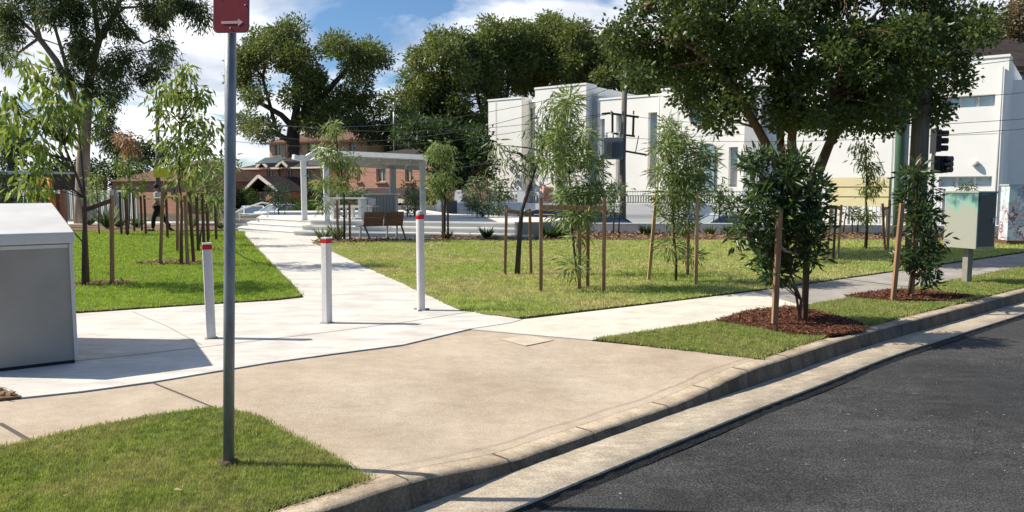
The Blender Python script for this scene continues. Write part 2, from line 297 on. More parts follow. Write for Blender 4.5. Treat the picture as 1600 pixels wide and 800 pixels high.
class MB:
    def __init__(s, o=(0,0,0)): s.v = []; s.f = []; s.m = []; s.sm = []; s.o = Vector(o)
    def add(s, vs, fs, mi=0, smooth=False):
        b = len(s.v); s.v += [Vector(v)-s.o for v in vs]
        for f in fs: s.f.append([b+i for i in f]); s.m.append(mi); s.sm.append(smooth)
    def box(s, c, size, rz=0, mi=0, rot=None):
        hx, hy, hz = size[0]/2, size[1]/2, size[2]/2
        q = rot or Matrix.Rotation(rz, 3, 'Z')
        vs = [Vector(c)+q@Vector((x*hx, y*hy, z*hz)) for z in (-1,1) for y in (-1,1) for x in (-1,1)]
        s.add(vs, [(0,2,3,1),(4,5,7,6),(0,1,5,4),(2,6,7,3),(0,4,6,2),(1,3,7,5)], mi)
    def bar(s, a, b, wx, wy=None, mi=0, up=(0,0,1)):
        a, b = Vector(a), Vector(b); wy = wy or wx; d = (b-a); ln = d.length; d.normalize()
        up = Vector(up)
        if abs(d.dot(up)) > 0.98: up = Vector((0,1,0))
        x = d.cross(up).normalized(); y = x.cross(d).normalized()
        q = Matrix((x, y, d)).transposed()
        s.box((a+b)/2, (wx, wy, ln), mi=mi, rot=q)
    def prism(s, poly, z0, z1, mi=0, side=None):
        n = len(poly); vs = [(p[0], p[1], z0) for p in poly]+[(p[0], p[1], z1) for p in poly]
        area = sum(poly[i][0]*poly[(i+1)%n][1]-poly[(i+1)%n][0]*poly[i][1] for i in range(n))
        if area < 0: vs = vs[:n][::-1]+vs[n:][::-1]
        s.add(vs, [list(range(n, 2*n))], mi)
        s.add(vs, [(i, (i+1)%n, n+(i+1)%n, n+i) for i in range(n)], mi if side is None else side)
    def sheet(s, poly, z, mi=0):
        n = len(poly)
        area = sum(poly[i][0]*poly[(i+1)%n][1]-poly[(i+1)%n][0]*poly[i][1] for i in range(n))
        p = poly if area > 0 else poly[::-1]
        s.add([(a[0], a[1], z) for a in p], [list(range(n))], mi)
    def tube(s, pts, rad, n=8, mi=0, cap=True, smooth=True):
        pts = [Vector(p) for p in pts]; k = len(pts)
        if isinstance(rad, (int, float)): rad = [rad]*k
        vs = []; prev = None
        for i, p in enumerate(pts):
            d = (pts[min(i+1, k-1)]-pts[max(i-1, 0)]).normalized()
            if prev is None:
                x = d.orthogonal().normalized()
            else:
                x = (prev-d*prev.dot(d)).normalized()
            prev = x; y = d.cross(x)
            for j in range(n):
                a = 2*math.pi*j/n; vs.append(p+(x*math.cos(a)+y*math.sin(a))*rad[i])
        fs = [(i*n+j, i*n+(j+1)%n, (i+1)*n+(j+1)%n, (i+1)*n+j) for i in range(k-1) for j in range(n)]
        s.add(vs, fs, mi, smooth)
        if cap:
            b = len(s.v)-len(vs)
            s.f.append([b+j for j in range(n)][::-1]); s.m.append(mi); s.sm.append(False)
            s.f.append([b+(k-1)*n+j for j in range(n)]); s.m.append(mi); s.sm.append(False)
    def lathe(s, c, prof, n=16, mi=0):
        """prof: (radius, z) pairs about the vertical through c"""
        vs = [(c[0]+r*math.cos(2*math.pi*j/n), c[1]+r*math.sin(2*math.pi*j/n), c[2]+z) for r, z in prof for j in range(n)]
        k = len(prof)
        s.add(vs, [(i*n+j, i*n+(j+1)%n, (i+1)*n+(j+1)%n, (i+1)*n+j) for i in range(k-1) for j in range(n)]+[list(range((k-1)*n, k*n))], mi, True)
    def grid(s, rows, mi=0, smooth=True):
        k = len(rows); n = len(rows[0]); vs = [v for r in rows for v in r]
        s.add(vs, [(i*n+j, i*n+j+1, (i+1)*n+j+1, (i+1)*n+j) for i in range(k-1) for j in range(n-1)], mi, smooth)
    def build(s, name, mats, parent=None, bevel=0, seg=2):
        me = bpy.data.meshes.new(name); me.from_pydata([tuple(v) for v in s.v], [], s.f)
        for p, m, sm in zip(me.polygons, s.m, s.sm): p.material_index = m; p.use_smooth = sm
        me.update()
        o = link(name, me, mats, parent)
        if parent is None: o.location = s.o
        if bevel:
            b = o.modifiers.new('bevel', 'BEVEL'); b.width = bevel; b.segments = seg; b.limit_method = 'ANGLE'; b.angle_limit = R(40)
        return o

def ccw(poly):
    n = len(poly)
    a = sum(poly[i][0]*poly[(i+1)%n][1]-poly[(i+1)%n][0]*poly[i][1] for i in range(n))
    return poly if a > 0 else poly[::-1]
def inside(px, py, poly):
    res = np.zeros(len(px), bool); n = len(poly)
    for i in range(n):
        x1, y1 = poly[i]; x2, y2 = poly[(i+1)%n]
        if y1 == y2: continue
        c = ((y1 > py) != (y2 > py)) & (px < (x2-x1)*(py-y1)/(y2-y1)+x1)
        res ^= c
    return res

def fast_mesh(name, verts, nper, rnd, faces_local):
    """verts (K,nper,3); faces_local list of triangles per item"""
    K = len(verts); me = bpy.data.meshes.new(name)
    me.vertices.add(K*nper); me.vertices.foreach_set('co', verts.reshape(-1).astype(np.float32))
    fl = np.array(faces_local); T = len(fl)
    idx = (fl[None, :, :]+np.arange(K)[:, None, None]*nper).reshape(-1)
    me.loops.add(len(idx)); me.loops.foreach_set('vertex_index', idx.astype(np.int32))
    me.polygons.add(K*T); me.polygons.foreach_set('loop_start', (np.arange(K*T)*3).astype(np.int32))
    me.update(calc_edges=True)
    at = me.attributes.new('rnd', 'FLOAT', 'FACE'); at.data.foreach_set('value', np.repeat(rnd, T).astype(np.float32))
    return me

def unit(n):
    v = rng.normal(size=(n, 3)); return v/np.linalg.norm(v, axis=1)[:, None]

def leaves(name, pts, dirs, length, width, m, parent, origin, curve=0.15):
    """one folded lanceolate leaf per point: base, two shoulders, tip"""
    n = len(pts); o = np.array(origin)
    pts = pts-o
    dirs = dirs/np.linalg.norm(dirs, axis=1)[:, None]
    side = np.cross(dirs, unit(n)); side /= (np.linalg.norm(side, axis=1)[:, None]+1e-9)
    nor = np.cross(dirs, side)
    ln = (length*rng.uniform(0.65, 1.25, n))[:, None]; wd = (width*rng.uniform(0.7, 1.2, n))[:, None]
    mid = pts+dirs*ln*0.42
    v = np.stack([pts, mid+side*wd*0.5+nor*ln*curve*0.5, pts+dirs*ln, mid-side*wd*0.5+nor*ln*curve*0.5], axis=1)
    me = fast_mesh(name, v, 4, rng.uniform(0, 1, n), [(0, 1, 2), (0, 2, 3)])
    return link(name, me, m, parent)

def cloud(cs, rs, per, shell=3.0, squash=0.8):
    """random points in clumps: cs (k,3), rs (k,), per leaves per unit clump"""
    P_, O_ = [], []
    for c, r in zip(cs, rs):
        n = max(6, int(per*r*r))
        d = unit(n); q = r*(rng.uniform(0, 1, n)**(1/shell))*(1+0.18*rng.normal(size=n))
        off = d*q[:, None]; off[:, 2] *= squash
        P_.append(np.array(c)+off); O_.append(d)
    return np.concatenate(P_), np.concatenate(O_)

def fill_px(blobs, D, thick, sub, dens=1.0):
    """clump centres (world) filling outline blobs given as (u, v, ru, rv) at distance D"""
    cs, rs = [], []
    for b in blobs:
        u, v, ru, rv = b[:4]; d0 = D+(b[4] if len(b) > 4 else 0)
        k = 1200/d0; spx = sub*k
        n = max(2, int(dens*3.0*(ru*rv)/(spx*spx)))
        for i in range(n):
            a = random.uniform(0, 2*math.pi); q = math.sqrt(random.uniform(0.0, 1.0))
            uu = u+ru*q*math.cos(a)*max(0.1, 1-spx*0.6/max(ru, spx)); vv = v+rv*q*math.sin(a)*max(0.1, 1-spx*0.6/max(rv, spx))
            t = math.sqrt(max(0, 1-q*q))*thick
            dd = d0+random.uniform(-t, t)
            x, y, z = P(uu, vv, d0)
            cs.append((x*dd/d0, dd, CAM_H+(z-CAM_H)*dd/d0)); rs.append(sub*random.uniform(0.65, 1.25))
    return np.array(cs), np.array(rs)

def limb(mb, a, b, r0, r1, sag=0.08, n=5, sides=7):
    a, b = Vector(a), Vector(b); ln = (b-a).length
    off = Vector((random.uniform(-1,1), random.uniform(-1,1), random.uniform(0.0,1.0)))*ln*sag
    pts = []; rad = []
    for i in range(n+1):
        t = i/n; p = a.lerp(b, t)+off*math.sin(math.pi*t)+Vector((random.uniform(-1,1), random.uniform(-1,1), 0))*ln*0.012*(0 < i < n)
        pts.append(p); rad.append(r0+(r1-r0)*t)
    mb.tube(pts, rad, sides)
    return pts

exec_order = []
# ================================================================== THE GROUND
def catmull(pts, m=8):
    pts = [Vector((p[0], p[1], 0)) for p in pts]; out = []
    for i in range(len(pts)-1):
        p0 = pts[max(i-1, 0)]; p1 = pts[i]; p2 = pts[i+1]; p3 = pts[min(i+2, len(pts)-1)]
        for k in range(m):
            t = k/m
            out.append(0.5*((2*p1)+(-p0+p2)*t+(2*p0-5*p1+4*p2-p3)*t*t+(-p0+3*p1-3*p2+p3)*t*t*t))
    out.append(pts[-1]); return out
foot_ctl = [(-14.0,-9.6),(-6.0,-1.35),(-3.0,1.65),(-1.5,3.13),(-0.45,4.17),(0.31,4.93),(1.24,5.84),(1.84,6.42),(2.58,7.12),(3.62,8.13),(4.82,9.18),(6.15,10.3),(8.03,11.9),(12.0,15.2),(17.5,19.8),(30.0,29.0),(60.0,49.0)]
foot = catmull(foot_ctl, 10)
nrm = []
for i in range(len(foot)):
    d = (foot[min(i+1, len(foot)-1)]-foot[max(i-1, 0)]).normalized(); nrm.append(Vector((d.y, -d.x, 0)))   # towards the road
def smooth01(t): t = max(0, min(1, t)); return t*t*(3-2*t)
def kerb_h(x):                     # top of kerb by x: full height, dropped across the driveway
    if x < 0.6: return -0.09*smooth01((x+0.62)/0.75)
    return -0.09*(1-smooth01((x-1.25)/1.05))
def off(i, d, z): p = foot[i]+nrm[i]*d; return Vector((p.x, p.y, z))
TW = 0.15
mb = MB(); rows = []
for i in range(len(foot)):
    h = kerb_h(foot[i].x); j = 0.004*math.sin(i*2.3)
    rows.append([off(i, -TW-0.05, -0.14), off(i, -TW-0.05, h), off(i, -0.06, h+0.002+j*0.3), off(i, -0.04+j, h-0.003), off(i, -0.03+j, h-0.014)])
mb.grid(rows)
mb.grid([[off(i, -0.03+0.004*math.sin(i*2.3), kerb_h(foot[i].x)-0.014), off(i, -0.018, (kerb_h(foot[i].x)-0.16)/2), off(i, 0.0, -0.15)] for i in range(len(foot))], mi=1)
for i in range(18, 150, 7):
    h = kerb_h(foot[i].x); w2 = (foot[i+1]-foot[i]).normalized()*0.006
    q = [off(i, -TW-0.04, h+0.004), off(i, -0.055, h+0.005), off(i, -0.03, h-0.008), off(i, -0.012, (h-0.16)/2), off(i, 0.003, -0.148)]
    for a, b_ in zip(q, q[1:]): mb.add([a-w2, a+w2, b_+w2, b_-w2], [(0,1,2,3)], 2)
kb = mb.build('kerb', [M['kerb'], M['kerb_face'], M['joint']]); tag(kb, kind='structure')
mb = MB(); mb.grid([[off(i, -0.004, -0.149), off(i, 0.2, -0.146), off(i, 0.40, -0.137), off(i, 0.405+0.002*math.sin(i*3.1), -0.141), off(i, 0.412, -0.195)] for i in range(len(foot))])
tag(mb.build('gutter', M['gutter']), kind='structure')
# road
def roadmat():
    m = mat('asphalt', (0.038,0.039,0.040), 0.85, (0.068,0.068,0.067), mottle=[(1.6,0.28,(1,3,1)),(9,0.2,None)], scale=0.55, detail=14, bump=0.9, bscale=75, speck=0.45, spscale=65)
    return m
mb = MB(); mb.grid([[off(i, 0.38, -0.19)]+[off(i, 0.43+k*0.9+0.012*math.sin(i*1.7), -0.188+0.004*math.sin(k+i*0.3)) for k in range(0, 14)] for i in range(len(foot))])
tag(mb.build('road', roadmat()), kind='structure')
# dark rim along the gutter edge, its step's shade put into the colour
mb = MB(); mb.grid([[off(i, 0.408, -0.150), off(i, 0.425+0.003*math.sin(i*2.9), -0.166), off(i, 0.455+0.003*math.sin(i*4.3), -0.1835)] for i in range(len(foot))], smooth=False)
tag(mb.build('road_edge_strip', mat('gutter_edge_shade', (0.012,0.012,0.013), 0.85, (0.03,0.03,0.03), scale=20, bump=0.9, bscale=90)), kind='structure')
# pale scuffs and grit on the asphalt
def chips_mesh(name, polys, n, size, m, z, lift=0.01, parent=None, flat=0.5, clip=None):
    xs = np.concatenate([np.array(p) for p in polys]); lo, hi = xs.min(0), xs.max(0)
    q = rng.uniform(lo, hi, (n, 2)); k = np.zeros(n, bool)
    for p in polys: k |= inside(q[:, 0], q[:, 1], p)
    q = q[k]; n = len(q)
    pts = np.column_stack([q, np.full(n, z)+rng.uniform(0, lift, n)])
    d = unit(n); d[:, 2] *= flat
    d /= np.linalg.norm(d, axis=1)[:, None]
    side = np.cross(d, np.array([0, 0, 1.0])+0.5*unit(n)); side /= np.linalg.norm(side, axis=1)[:, None]
    ln = (size*rng.uniform(0.4, 1.5, n))[:, None]; wd = ln*rng.uniform(0.15, 0.45, n)[:, None]
    v = np.stack([pts-side*wd/2, pts+d*ln-side*wd/3, pts+d*ln+side*wd/3, pts+side*wd/2], axis=1)
    v[:, :, 2] = np.maximum(v[:, :, 2], z+0.001)
    me = fast_mesh(name, v, 4, rng.uniform(0, 1, n), [(0, 1, 2), (0, 2, 3)])
    return link(name, me, m, parent)
gritpoly = [tuple(off(i, 0.6, 0))[:2] for i in range(30, 125, 4)]+[tuple(off(i, 5.5, 0))[:2] for i in range(124, 30, -4)]
o = chips_mesh('grit', [gritpoly], 4500, 0.016, leafmat('grit_mat', (0.22,0.21,0.19), (0.35,0.33,0.29), (0.4,0.27,0.24), trans=0), -0.184, 0.004, flat=0.1)
tag(o, 'pale grit and crumbs scattered on the asphalt', 'grit', kind='stuff')

back = lambda i: off(i, -TW-0.05, 0)
# ground sheet to the horizon + park pad
mb = MB(); mb.sheet([(-1500,-300),(1500,-300),(1500,2500),(-1500,2500)], -2.4); tag(mb.build('ground', M['far']), kind='structure')
padp = [tuple(back(i))[:2] for i in range(0, 145)]+[(24,27.5),(0.8,28.0),(-3,36),(-12,52),(-70,60),(-60,-30)]
mb = MB(); mb.prism(padp, -1.2, -0.135); tag(mb.build('park_ground', M['soil']), kind='structure')

# surfaces
whitefront = [G(35,623),G(130,613),G(240,598),G(330,583),G(420,568),G(530,553),G(630,540),G(735,515),G(800,505)]
fpR_top = [(0.12,9.30),(2.0,10.6),(3.91,11.98),(7.41,14.75),(12.9,19.2),(20,25)]
fpR_bot = [G(925,532),(1.7,8.66),(2.51,9.25),(4.41,10.75),(6.2,12.1),(11.2,16.35),(18,21.8),(24,26.5)]
verge_top = [(-9,1.0),G(0,702),G(80,684),G(150,668),G(240,652),G(330,640)]
# driveway: from the dropped kerb up to the footpath line
i0 = min(range(len(foot)), key=lambda i: abs(foot[i].x+0.66)); i1 = min(range(len(foot)), key=lambda i: abs(foot[i].x-2.50))
front = [off(i, -TW-0.048, kerb_h(foot[i].x)) for i in range(i0, i1+1)]
def resample(poly, n):
    p = [Vector(q) if len(q) == 3 else Vector((q[0], q[1], 0)) for q in poly]; d = [0]
    for a, b in zip(p, p[1:]): d.append(d[-1]+(b-a).length)
    out = []
    for k in range(n):
        t = d[-1]*k/(n-1); j = max(i for i in range(len(d)) if d[i] <= t+1e-9); j = min(j, len(p)-2)
        out.append(p[j].lerp(p[j+1], (t-d[j])/max(1e-9, d[j+1]-d[j])))
    return out
NB = 41
fr = resample([tuple(p) for p in front], NB)
bk = resample([G(330,638),G(240,598),G(330,583),G(420,568),G(530,553),G(630,540),G(735,515),G(925,532)], NB)
bk = resample([G(330,639)[:2],G(240,599)], 5)[:4]+resample([G(240,599),G(330,584),G(420,569),G(530,554),G(630,541),G(735,516)], 29)+resample([G(735,516),G(925,533)], 9)[1:]
NB = len(bk); fr = resample([tuple(p) for p in front], NB)
rows = []
for k in range(15):
    t = k/14; row = []
    for a, b in zip(fr, bk):
        p = a.lerp(b, t); z = a.z+(0.0-a.z)*smooth01(t*1.35); row.append((p.x, p.y, z+0.001))
    rows.append(row)
mb = MB(); mb.grid(rows[::-1])
# the hairline crack behind the layback
for a, b, za, zb in [(fr[k].lerp(bk[k], 0.035+0.012*math.sin(k)*0.3), fr[k+1].lerp(bk[k+1], 0.035+0.012*math.sin(k+1)*0.3), fr[k].z*0.99, fr[k+1].z*0.99) for k in range(NB-1)]:
    d = (b-a).normalized()*0.0; n_ = Vector((-(b-a).y, (b-a).x, 0)).normalized()*0.002
    mb.add([(a.x-n_.x, a.y-n_.y, za+0.008), (b.x-n_.x, b.y-n_.y, zb+0.008), (b.x+n_.x, b.y+n_.y, zb+0.008), (a.x+n_.x, a.y+n_.y, za+0.008)], [(0,1,2,3)], 1)
tag(mb.build('driveway', [M['old_conc'], M['joint']]), kind='structure')

def strip_line(mb, pts, wdt, z, mi):
    pts = [Vector((p[0], p[1], 0)) for p in pts]
    for a, b in zip(pts, pts[1:]):
        n_ = Vector((-(b-a).y, (b-a).x, 0)).normalized()*wdt/2
        mb.add([(a.x-n_.x, a.y-n_.y, z), (b.x-n_.x, b.y-n_.y, z), (b.x+n_.x, b.y+n_.y, z), (a.x+n_.x, a.y+n_.y, z)], [(0,1,2,3)], mi)
# old footpath on the left
pl = [G(330,639), G(240,599), G(130,614), G(35,624), (-5.6,4.9), (-14,-1.0), (-14,-2.9), (-5.0,3.1)]+verge_top[1:-1]
mb = MB(); mb.sheet(pl, 0.0, 0)
strip_line(mb, [G(240,599), G(285,617), G(333,637)], 0.018, 0.004, 1)
strip_line(mb, [G(0,662), G(45,688)], 0.03, 0.004, 1)
tag(mb.build('footpath', [M['old_conc'], M['joint']]), kind='structure')
# white plaza slab and the path into the park
plaza = whitefront+[(0.12,9.28)]+[G(720,486), G(640,448), G(560,412), G(490,380), (-4.4,24.6), (-7.45,26.3), (-10.4,28.8), G(385,368), G(430,416), G(462,450), G(476,466), G(430,471), G(300,479), G(124,491), (-6.4,9.5), (-12,8.2), (-12,3.0)]
mb = MB(); mb.prism(plaza, -0.1, 0.012)
strip_line(mb, [G(60,572), G(200,558), G(330,543), G(511,521), G(640,504), G(745,487)], 0.012, 0.016, 1)
strip_line(mb, [G(208,489), G(262,512), G(315,541)], 0.010, 0.016, 2)
strip_line(mb, [G(478,467), G(640,451)], 0.008, 0.016, 2)
strip_line(mb, [G(440,427), G(575,418)], 0.02, 0.016, 2)
strip_line(mb, [G(410,396), G(520,394)], 0.03, 0.016, 2)
tag(mb.build('path', [M['new_conc'], M['joint'], M['joint_soft']]), kind='structure')
# new cream stretch and old grey stretch of the footpath on the right
mb = MB(); mb.prism([G(735,515), (0.0,9.06), (0.12,9.30), (2.0,10.6), (3.75,11.86), (3.98,10.42), (2.51,9.25), (1.7,8.66), G(925,532)], -0.1, 0.006)
tag(mb.build('new_footpath', M['cream_conc']), kind='structure')
mb = MB(); mb.prism([(3.76,11.86), (7.41,14.75), (12.9,19.2), (20,25), (24,26.5), (18,21.8), (11.2,16.35), (6.2,12.1), (3.99,10.43)], -0.1, 0.004)
for t in (0.0, 0.35, 0.8):
    a = Vector((3.86+t*9, 11.9+t*7.3)); 
    strip_line(mb, [(5.9+t*8, 13.55+t*6.4), (6.5+t*8, 12.35+t*6.6)], 0.03, 0.008, 1)
tag(mb.build('old_footpath', [M['grey_path'], M['joint']]), kind='structure')

# lawns (turf pads with soil edges) and blades
def jag(poly, amp=0.03, step=0.12, near=16):
    out_ = []; n = len(poly)
    for i in range(n):
        a = Vector(poly[i]); b = Vector(poly[(i+1)%n]); ln = (b-a).length
        if a.y > near and b.y > near: out_.append(tuple(a)); continue
        k = max(1, min(120, int(ln/step)))
        for j in range(k):
            p = a.lerp(b, j/k); out_.append((p.x+random.uniform(-amp, amp), p.y+random.uniform(-amp, amp)))
    return out_
def lawn(name, poly, m_base, z=0.022, amp=0.025):
    mb = MB(); mb.prism(jag(poly, amp), -0.1, z, 0, side=1)
    o = mb.build(name, [m_base, M['soil']]); tag(o, kind='structure'); return o
def blades(name, poly, n, k0, h, wid, m, z, label, far=60, near=2.5, hk=0.0):
    """blade density falls off with distance, blade size grows with it"""
    a = np.array(poly); amax = np.arctan2(a[:, 0], np.maximum(a[:, 1], 0.1)); 
    t0, t1 = max(amax.min(), -0.68), min(amax.max(), 0.68)
    q = []; tot = 0
    d0, d1 = max(near, np.hypot(a[:, 0], a[:, 1]).min()*0.9), min(far, np.hypot(a[:, 0], a[:, 1]).max())
    lo = np.log(d0); hi = np.log(d1)
    for _ in range(40):
        m2 = 200000; r = np.exp(rng.uniform(lo, hi, m2)); th = rng.uniform(t0, t1, m2)
        x = r*np.sin(th); y = r*np.cos(th); k = inside(x, y, poly); q.append(np.column_stack([x, y])[k]); tot += k.sum()
        if tot > n: break
    q = np.concatenate(q)[:n]; n = len(q); q = q+rng.normal(size=q.shape)*0.026; D = np.hypot(q[:, 0], q[:, 1])
    sc = (D/k0)**0.75
    pts = np.column_stack([q, np.full(n, z-0.004)])
    d = unit(n)*0.55; d[:, 2] = 1; d /= np.linalg.norm(d, axis=1)[:, None]
    hh = (h*rng.uniform(0.5, 1.3, n)*(0.6+0.4*sc))[:, None]; ww = (wid*rng.uniform(0.7, 1.3, n)*sc)[:, None]
    th = rng.uniform(0, math.pi, n); sd = np.column_stack([np.cos(th), np.sin(th), np.zeros(n)])
    v = np.stack([pts-sd*ww/2, pts+sd*ww/2, pts+d*hh+rng.normal(size=(n, 3))*0.2*hh], axis=1)
    me = fast_mesh(name, v, 3, rng.uniform(0, 1, n), [(0, 1, 2)])
    o = link(name, me, m); tag(o, label, 'grass', kind='stuff'); return o

verge_right_edge = [G(395,650), G(450,680), G(510,712), G(562,744)]
vergeL = [(-9,1.0)]+verge_top[1:]+verge_right_edge+[tuple(back(i))[:2] for i in range(i0, 12, -1)]
vergeL = [p for p in vergeL]
lawn('verge_turf', vergeL, M['turf_left'], 0.014)
blades('grass', vergeL, 150000, 4.5, 0.026, 0.0055, F['grass_verge'], 0.012, 'short green turf on the verge around the sign pole', near=3.0)

mulch1 = [G(1118,505), G(1165,490), G(1230,482), G(1275,490), G(1345,508), G(1352,520), G(1300,528), G(1238,527), G(1180,515)]
mulch2 = [G(1318,466), G(1390,456), G(1450,458), G(1520,466), G(1478,474), G(1400,474)]
i2 = i1
vergeR = [G(932,532)]+[(1.76,8.62),(2.55,9.2),(4.41,10.68),(6.25,12.05),(11.3,16.3),(18,21.6)]+[tuple(back(i))[:2] for i in range(min(len(foot)-1, 142), i1-1, -1)]+[G(1190,562)]
lawn('verge_turf', vergeR, M['turf_left'], 0.018)
def cut(poly_list):
    return poly_list
_ins = inside
def blades_cut(name, poly, holes, *a, **k):
    global inside
    def f(px, py, pl):
        r = _ins(px, py, pl)
        for h in holes: r &= ~_ins(px, py, h)
        return r
    inside = f
    o = blades(name, poly, *a, **k); inside = _ins
    return o
blades_cut('grass', vergeR, [mulch1, mulch2], 170000, 6.5, 0.027, 0.0065, F['grass_verge'], 0.016, 'short green turf on the verge along the kerb', near=6)
for k_, (pl, z_) in enumerate(((mulch1, 0.02), (mulch2, 0.02))):
    cx = sum(p[0] for p in pl)/len(pl); cy = sum(p[1] for p in pl)/len(pl)
    mb = MB(); mb.add([(cx, cy, z_+0.012)]+[(p[0], p[1], z_) for p in ccw(pl)], [(0, i+1, (i+1) % len(pl)+1) for i in range(len(pl))])
    tag(mb.build('mulch_bed', M['mulch']), kind='structure')
o = chips_mesh('mulch', [mulch1], 26000, 0.034, F['chips'], 0.03, 0.022, flat=0.22); tag(o, 'red-brown bark mulch around the trunk of the broad glossy shrub', 'mulch', kind='stuff')
o = chips_mesh('mulch', [mulch2], 20000, 0.042, F['chips'], 0.03, 0.022, flat=0.22); tag(o, 'red-brown bark mulch around the narrow glossy shrub', 'mulch', kind='stuff')

lawnR = [G(490,380.5), G(560,413), G(640,449), G(720,487), (0.05,9.36), (2.0,10.66), (3.91,12.04), (7.41,14.82), (12.9,19.3), (17.6,23.3), (14,23.8), (10.5,23.9), (0.9,23.6), (-2.9,23.6), (-4.4,22.6)]
lawn('lawn', lawnR, M['turf'], 0.022, 0.03)
blades('grass', lawnR, 230000, 10, 0.035, 0.011, F['grass'], 0.020, 'yellow-green lawn between the path and the roadside footpath', near=9)
lawnL = [(-30,9.0), (-12,9.0), (-6.4,9.56), G(124,489), G(300,477.5), G(430,469.5), G(471,464), G(458,448), G(426,416), G(381,368), (-9.9,28.5), (-13.5,28.6), (-30,28.6)]
lawn('lawn', lawnL, M['turf_left'], 0.022, 0.03)
blades('grass', lawnL, 170000, 10, 0.035, 0.011, F['grass_left'], 0.020, 'bright green lawn left of the path behind the metal cabinet', near=9)

# planting beds
mb = MB(); mb.prism([(-3.0,23.62),(0.9,23.6),(10.5,23.92),(17.6,23.3),(20,26.5),(10,27.2),(0.5,26.6),(-2.0,24.2)], -0.1, 0.05); tag(mb.build('planting_bed', M['mulch_far']), kind='structure')
o = chips_mesh('bark_chips', [[(-3.0,23.62),(0.9,23.6),(10.5,23.92),(17.6,23.3),(20,26.5),(10,27.2),(0.5,26.6)]], 14000, 0.12, F['litter'], 0.05, 0.05, flat=0.3); tag(o, 'bark chips in the bed at the far edge of the lawn', 'bark chips', kind='stuff')
bedm = [G(491,379), G(560,373), (-4.5,23.7), (-2.6,23.65), (-2.9,23.62), (-4.4,22.63)]
mb = MB(); mb.prism([(-5.95,22.75),(-5.5,24.0),(-2.4,23.9),(-2.9,23.5),(-4.4,22.6),(-5.75,22.2)], -0.1, 0.03); tag(mb.build('planting_bed', M['mulch_far']), kind='structure')
o = chips_mesh('bark_chips', [[(-5.95,22.75),(-5.5,24.0),(-2.4,23.9),(-2.9,23.5),(-4.4,22.6),(-5.75,22.2)]], 2500, 0.10, F['litter'], 0.03, 0.05, flat=0.3); tag(o, 'bark chips behind and under the timber slat bench', 'bark chips', kind='stuff')
mb = MB(); mb.prism([(-30,28.62),(-13.5,28.62),(-10.8,29.6),(-12,34),(-30,34)], -0.1, 0.04); tag(mb.build('planting_bed', M['mulch_far']), kind='structure')
mb = MB(); mb.prism([(-40,34.1),(-11.5,34.1),(-12,37),(-40,37)], -0.1, 0.03); tag(mb.build('park_path', M['step']), kind='structure')
# small mulch patches
def patch(cx, cy, rx, ry, n, lab, fm='litter', z=0.036, size=0.06):
    pl = [(cx+rx*math.cos(a)*random.uniform(0.75,1.15), cy+ry*math.sin(a)*random.uniform(0.75,1.15)) for a in [i*math.pi/8 for i in range(16)]]
    o = chips_mesh('wood_chips', [pl], n, size, F[fm], z, 0.03, flat=0.25); tag(o, lab, 'wood chips', kind='stuff')
mb = MB(); mb.prism([G(34,623), G(0,609), (-5.4,5.2), (-5.2,4.9)], -0.1, 0.02); tag(mb.build('planting_bed', M['mulch_far']), kind='structure')
o = chips_mesh('wood_chips', [[G(34,623), G(0,609), (-5.4,5.2), (-5.2,4.9)]], 1200, 0.05, F['litter'], 0.02, 0.03); tag(o, 'small patch of wood chips at the left edge beside the slab', 'wood chips', kind='stuff')
c = G(275,413); patch(c[0], c[1], 0.85, 0.45, 1500, 'pale wood chips around the staked sapling left of the bollards')
c = G(160,446); patch(c[0], c[1], 0.55, 0.3, 800, 'pale wood chips around the multi-stem tree near the cabinet')
c = G(320,392); patch(c[0], c[1], 0.5, 0.35, 400, 'pale wood chips under the far cluster of stakes')

# streets beyond
mb = MB(); mb.prism([(-2.5,28.6),(30,27.7),(70,26),(70,40),(26,37.5),(6,41.0),(-2,47),(-14,70),(-70,82),(-70,66),(-16,56)], -1.6, -0.75); tag(mb.build('far_street', mat('far_asphalt', (0.12,0.12,0.12), 0.9, (0.16,0.16,0.155), scale=1)), kind='structure')

# leaf litter by the kerb
o = chips_mesh('leaf_litter', [[G(690,480), G(700,476), G(740,500), G(1000,470), G(980,480), G(830,508)], vergeL], 420, 0.03, leafmat('dry_leaf', (0.30,0.19,0.09), (0.45,0.33,0.18), (0.25,0.13,0.07), trans=0), 0.045, 0.01, flat=0.15)
tag(o, 'a few dry leaves and stems lying in the turf', 'leaf litter', kind='stuff')
# ================================================================== FOREGROUND OBJECTS
# sign pole
b = V3(G(357,729)); top = Vector((b.x+0.103, b.y, 2.8))
t = thing('signpost', (b.x, b.y, 0), 'grey galvanised steel pole in the verge turf carrying the red sign', 'signpost')
mb = MB(b); mb.tube([(b.x,b.y,0.0),(b.x+0.033,b.y,0.9),(b.x+0.067,b.y,1.8),(b.x+0.108,b.y,2.95)], 0.031, 20); mb.build('pole', M['galv'], t)
mb = MB(b); mb.lathe((b.x,b.y,0.0), [(0.06,0.0),(0.055,0.035),(0.033,0.045)], 14); mb.build('footing', M['soil'], t)
for z in (2.50, 2.85):
    mb = MB(b); mb.box((top.x-0.004,b.y-0.012,z),(0.08,0.075,0.03)); mb.build('bracket', M['galv'], t)
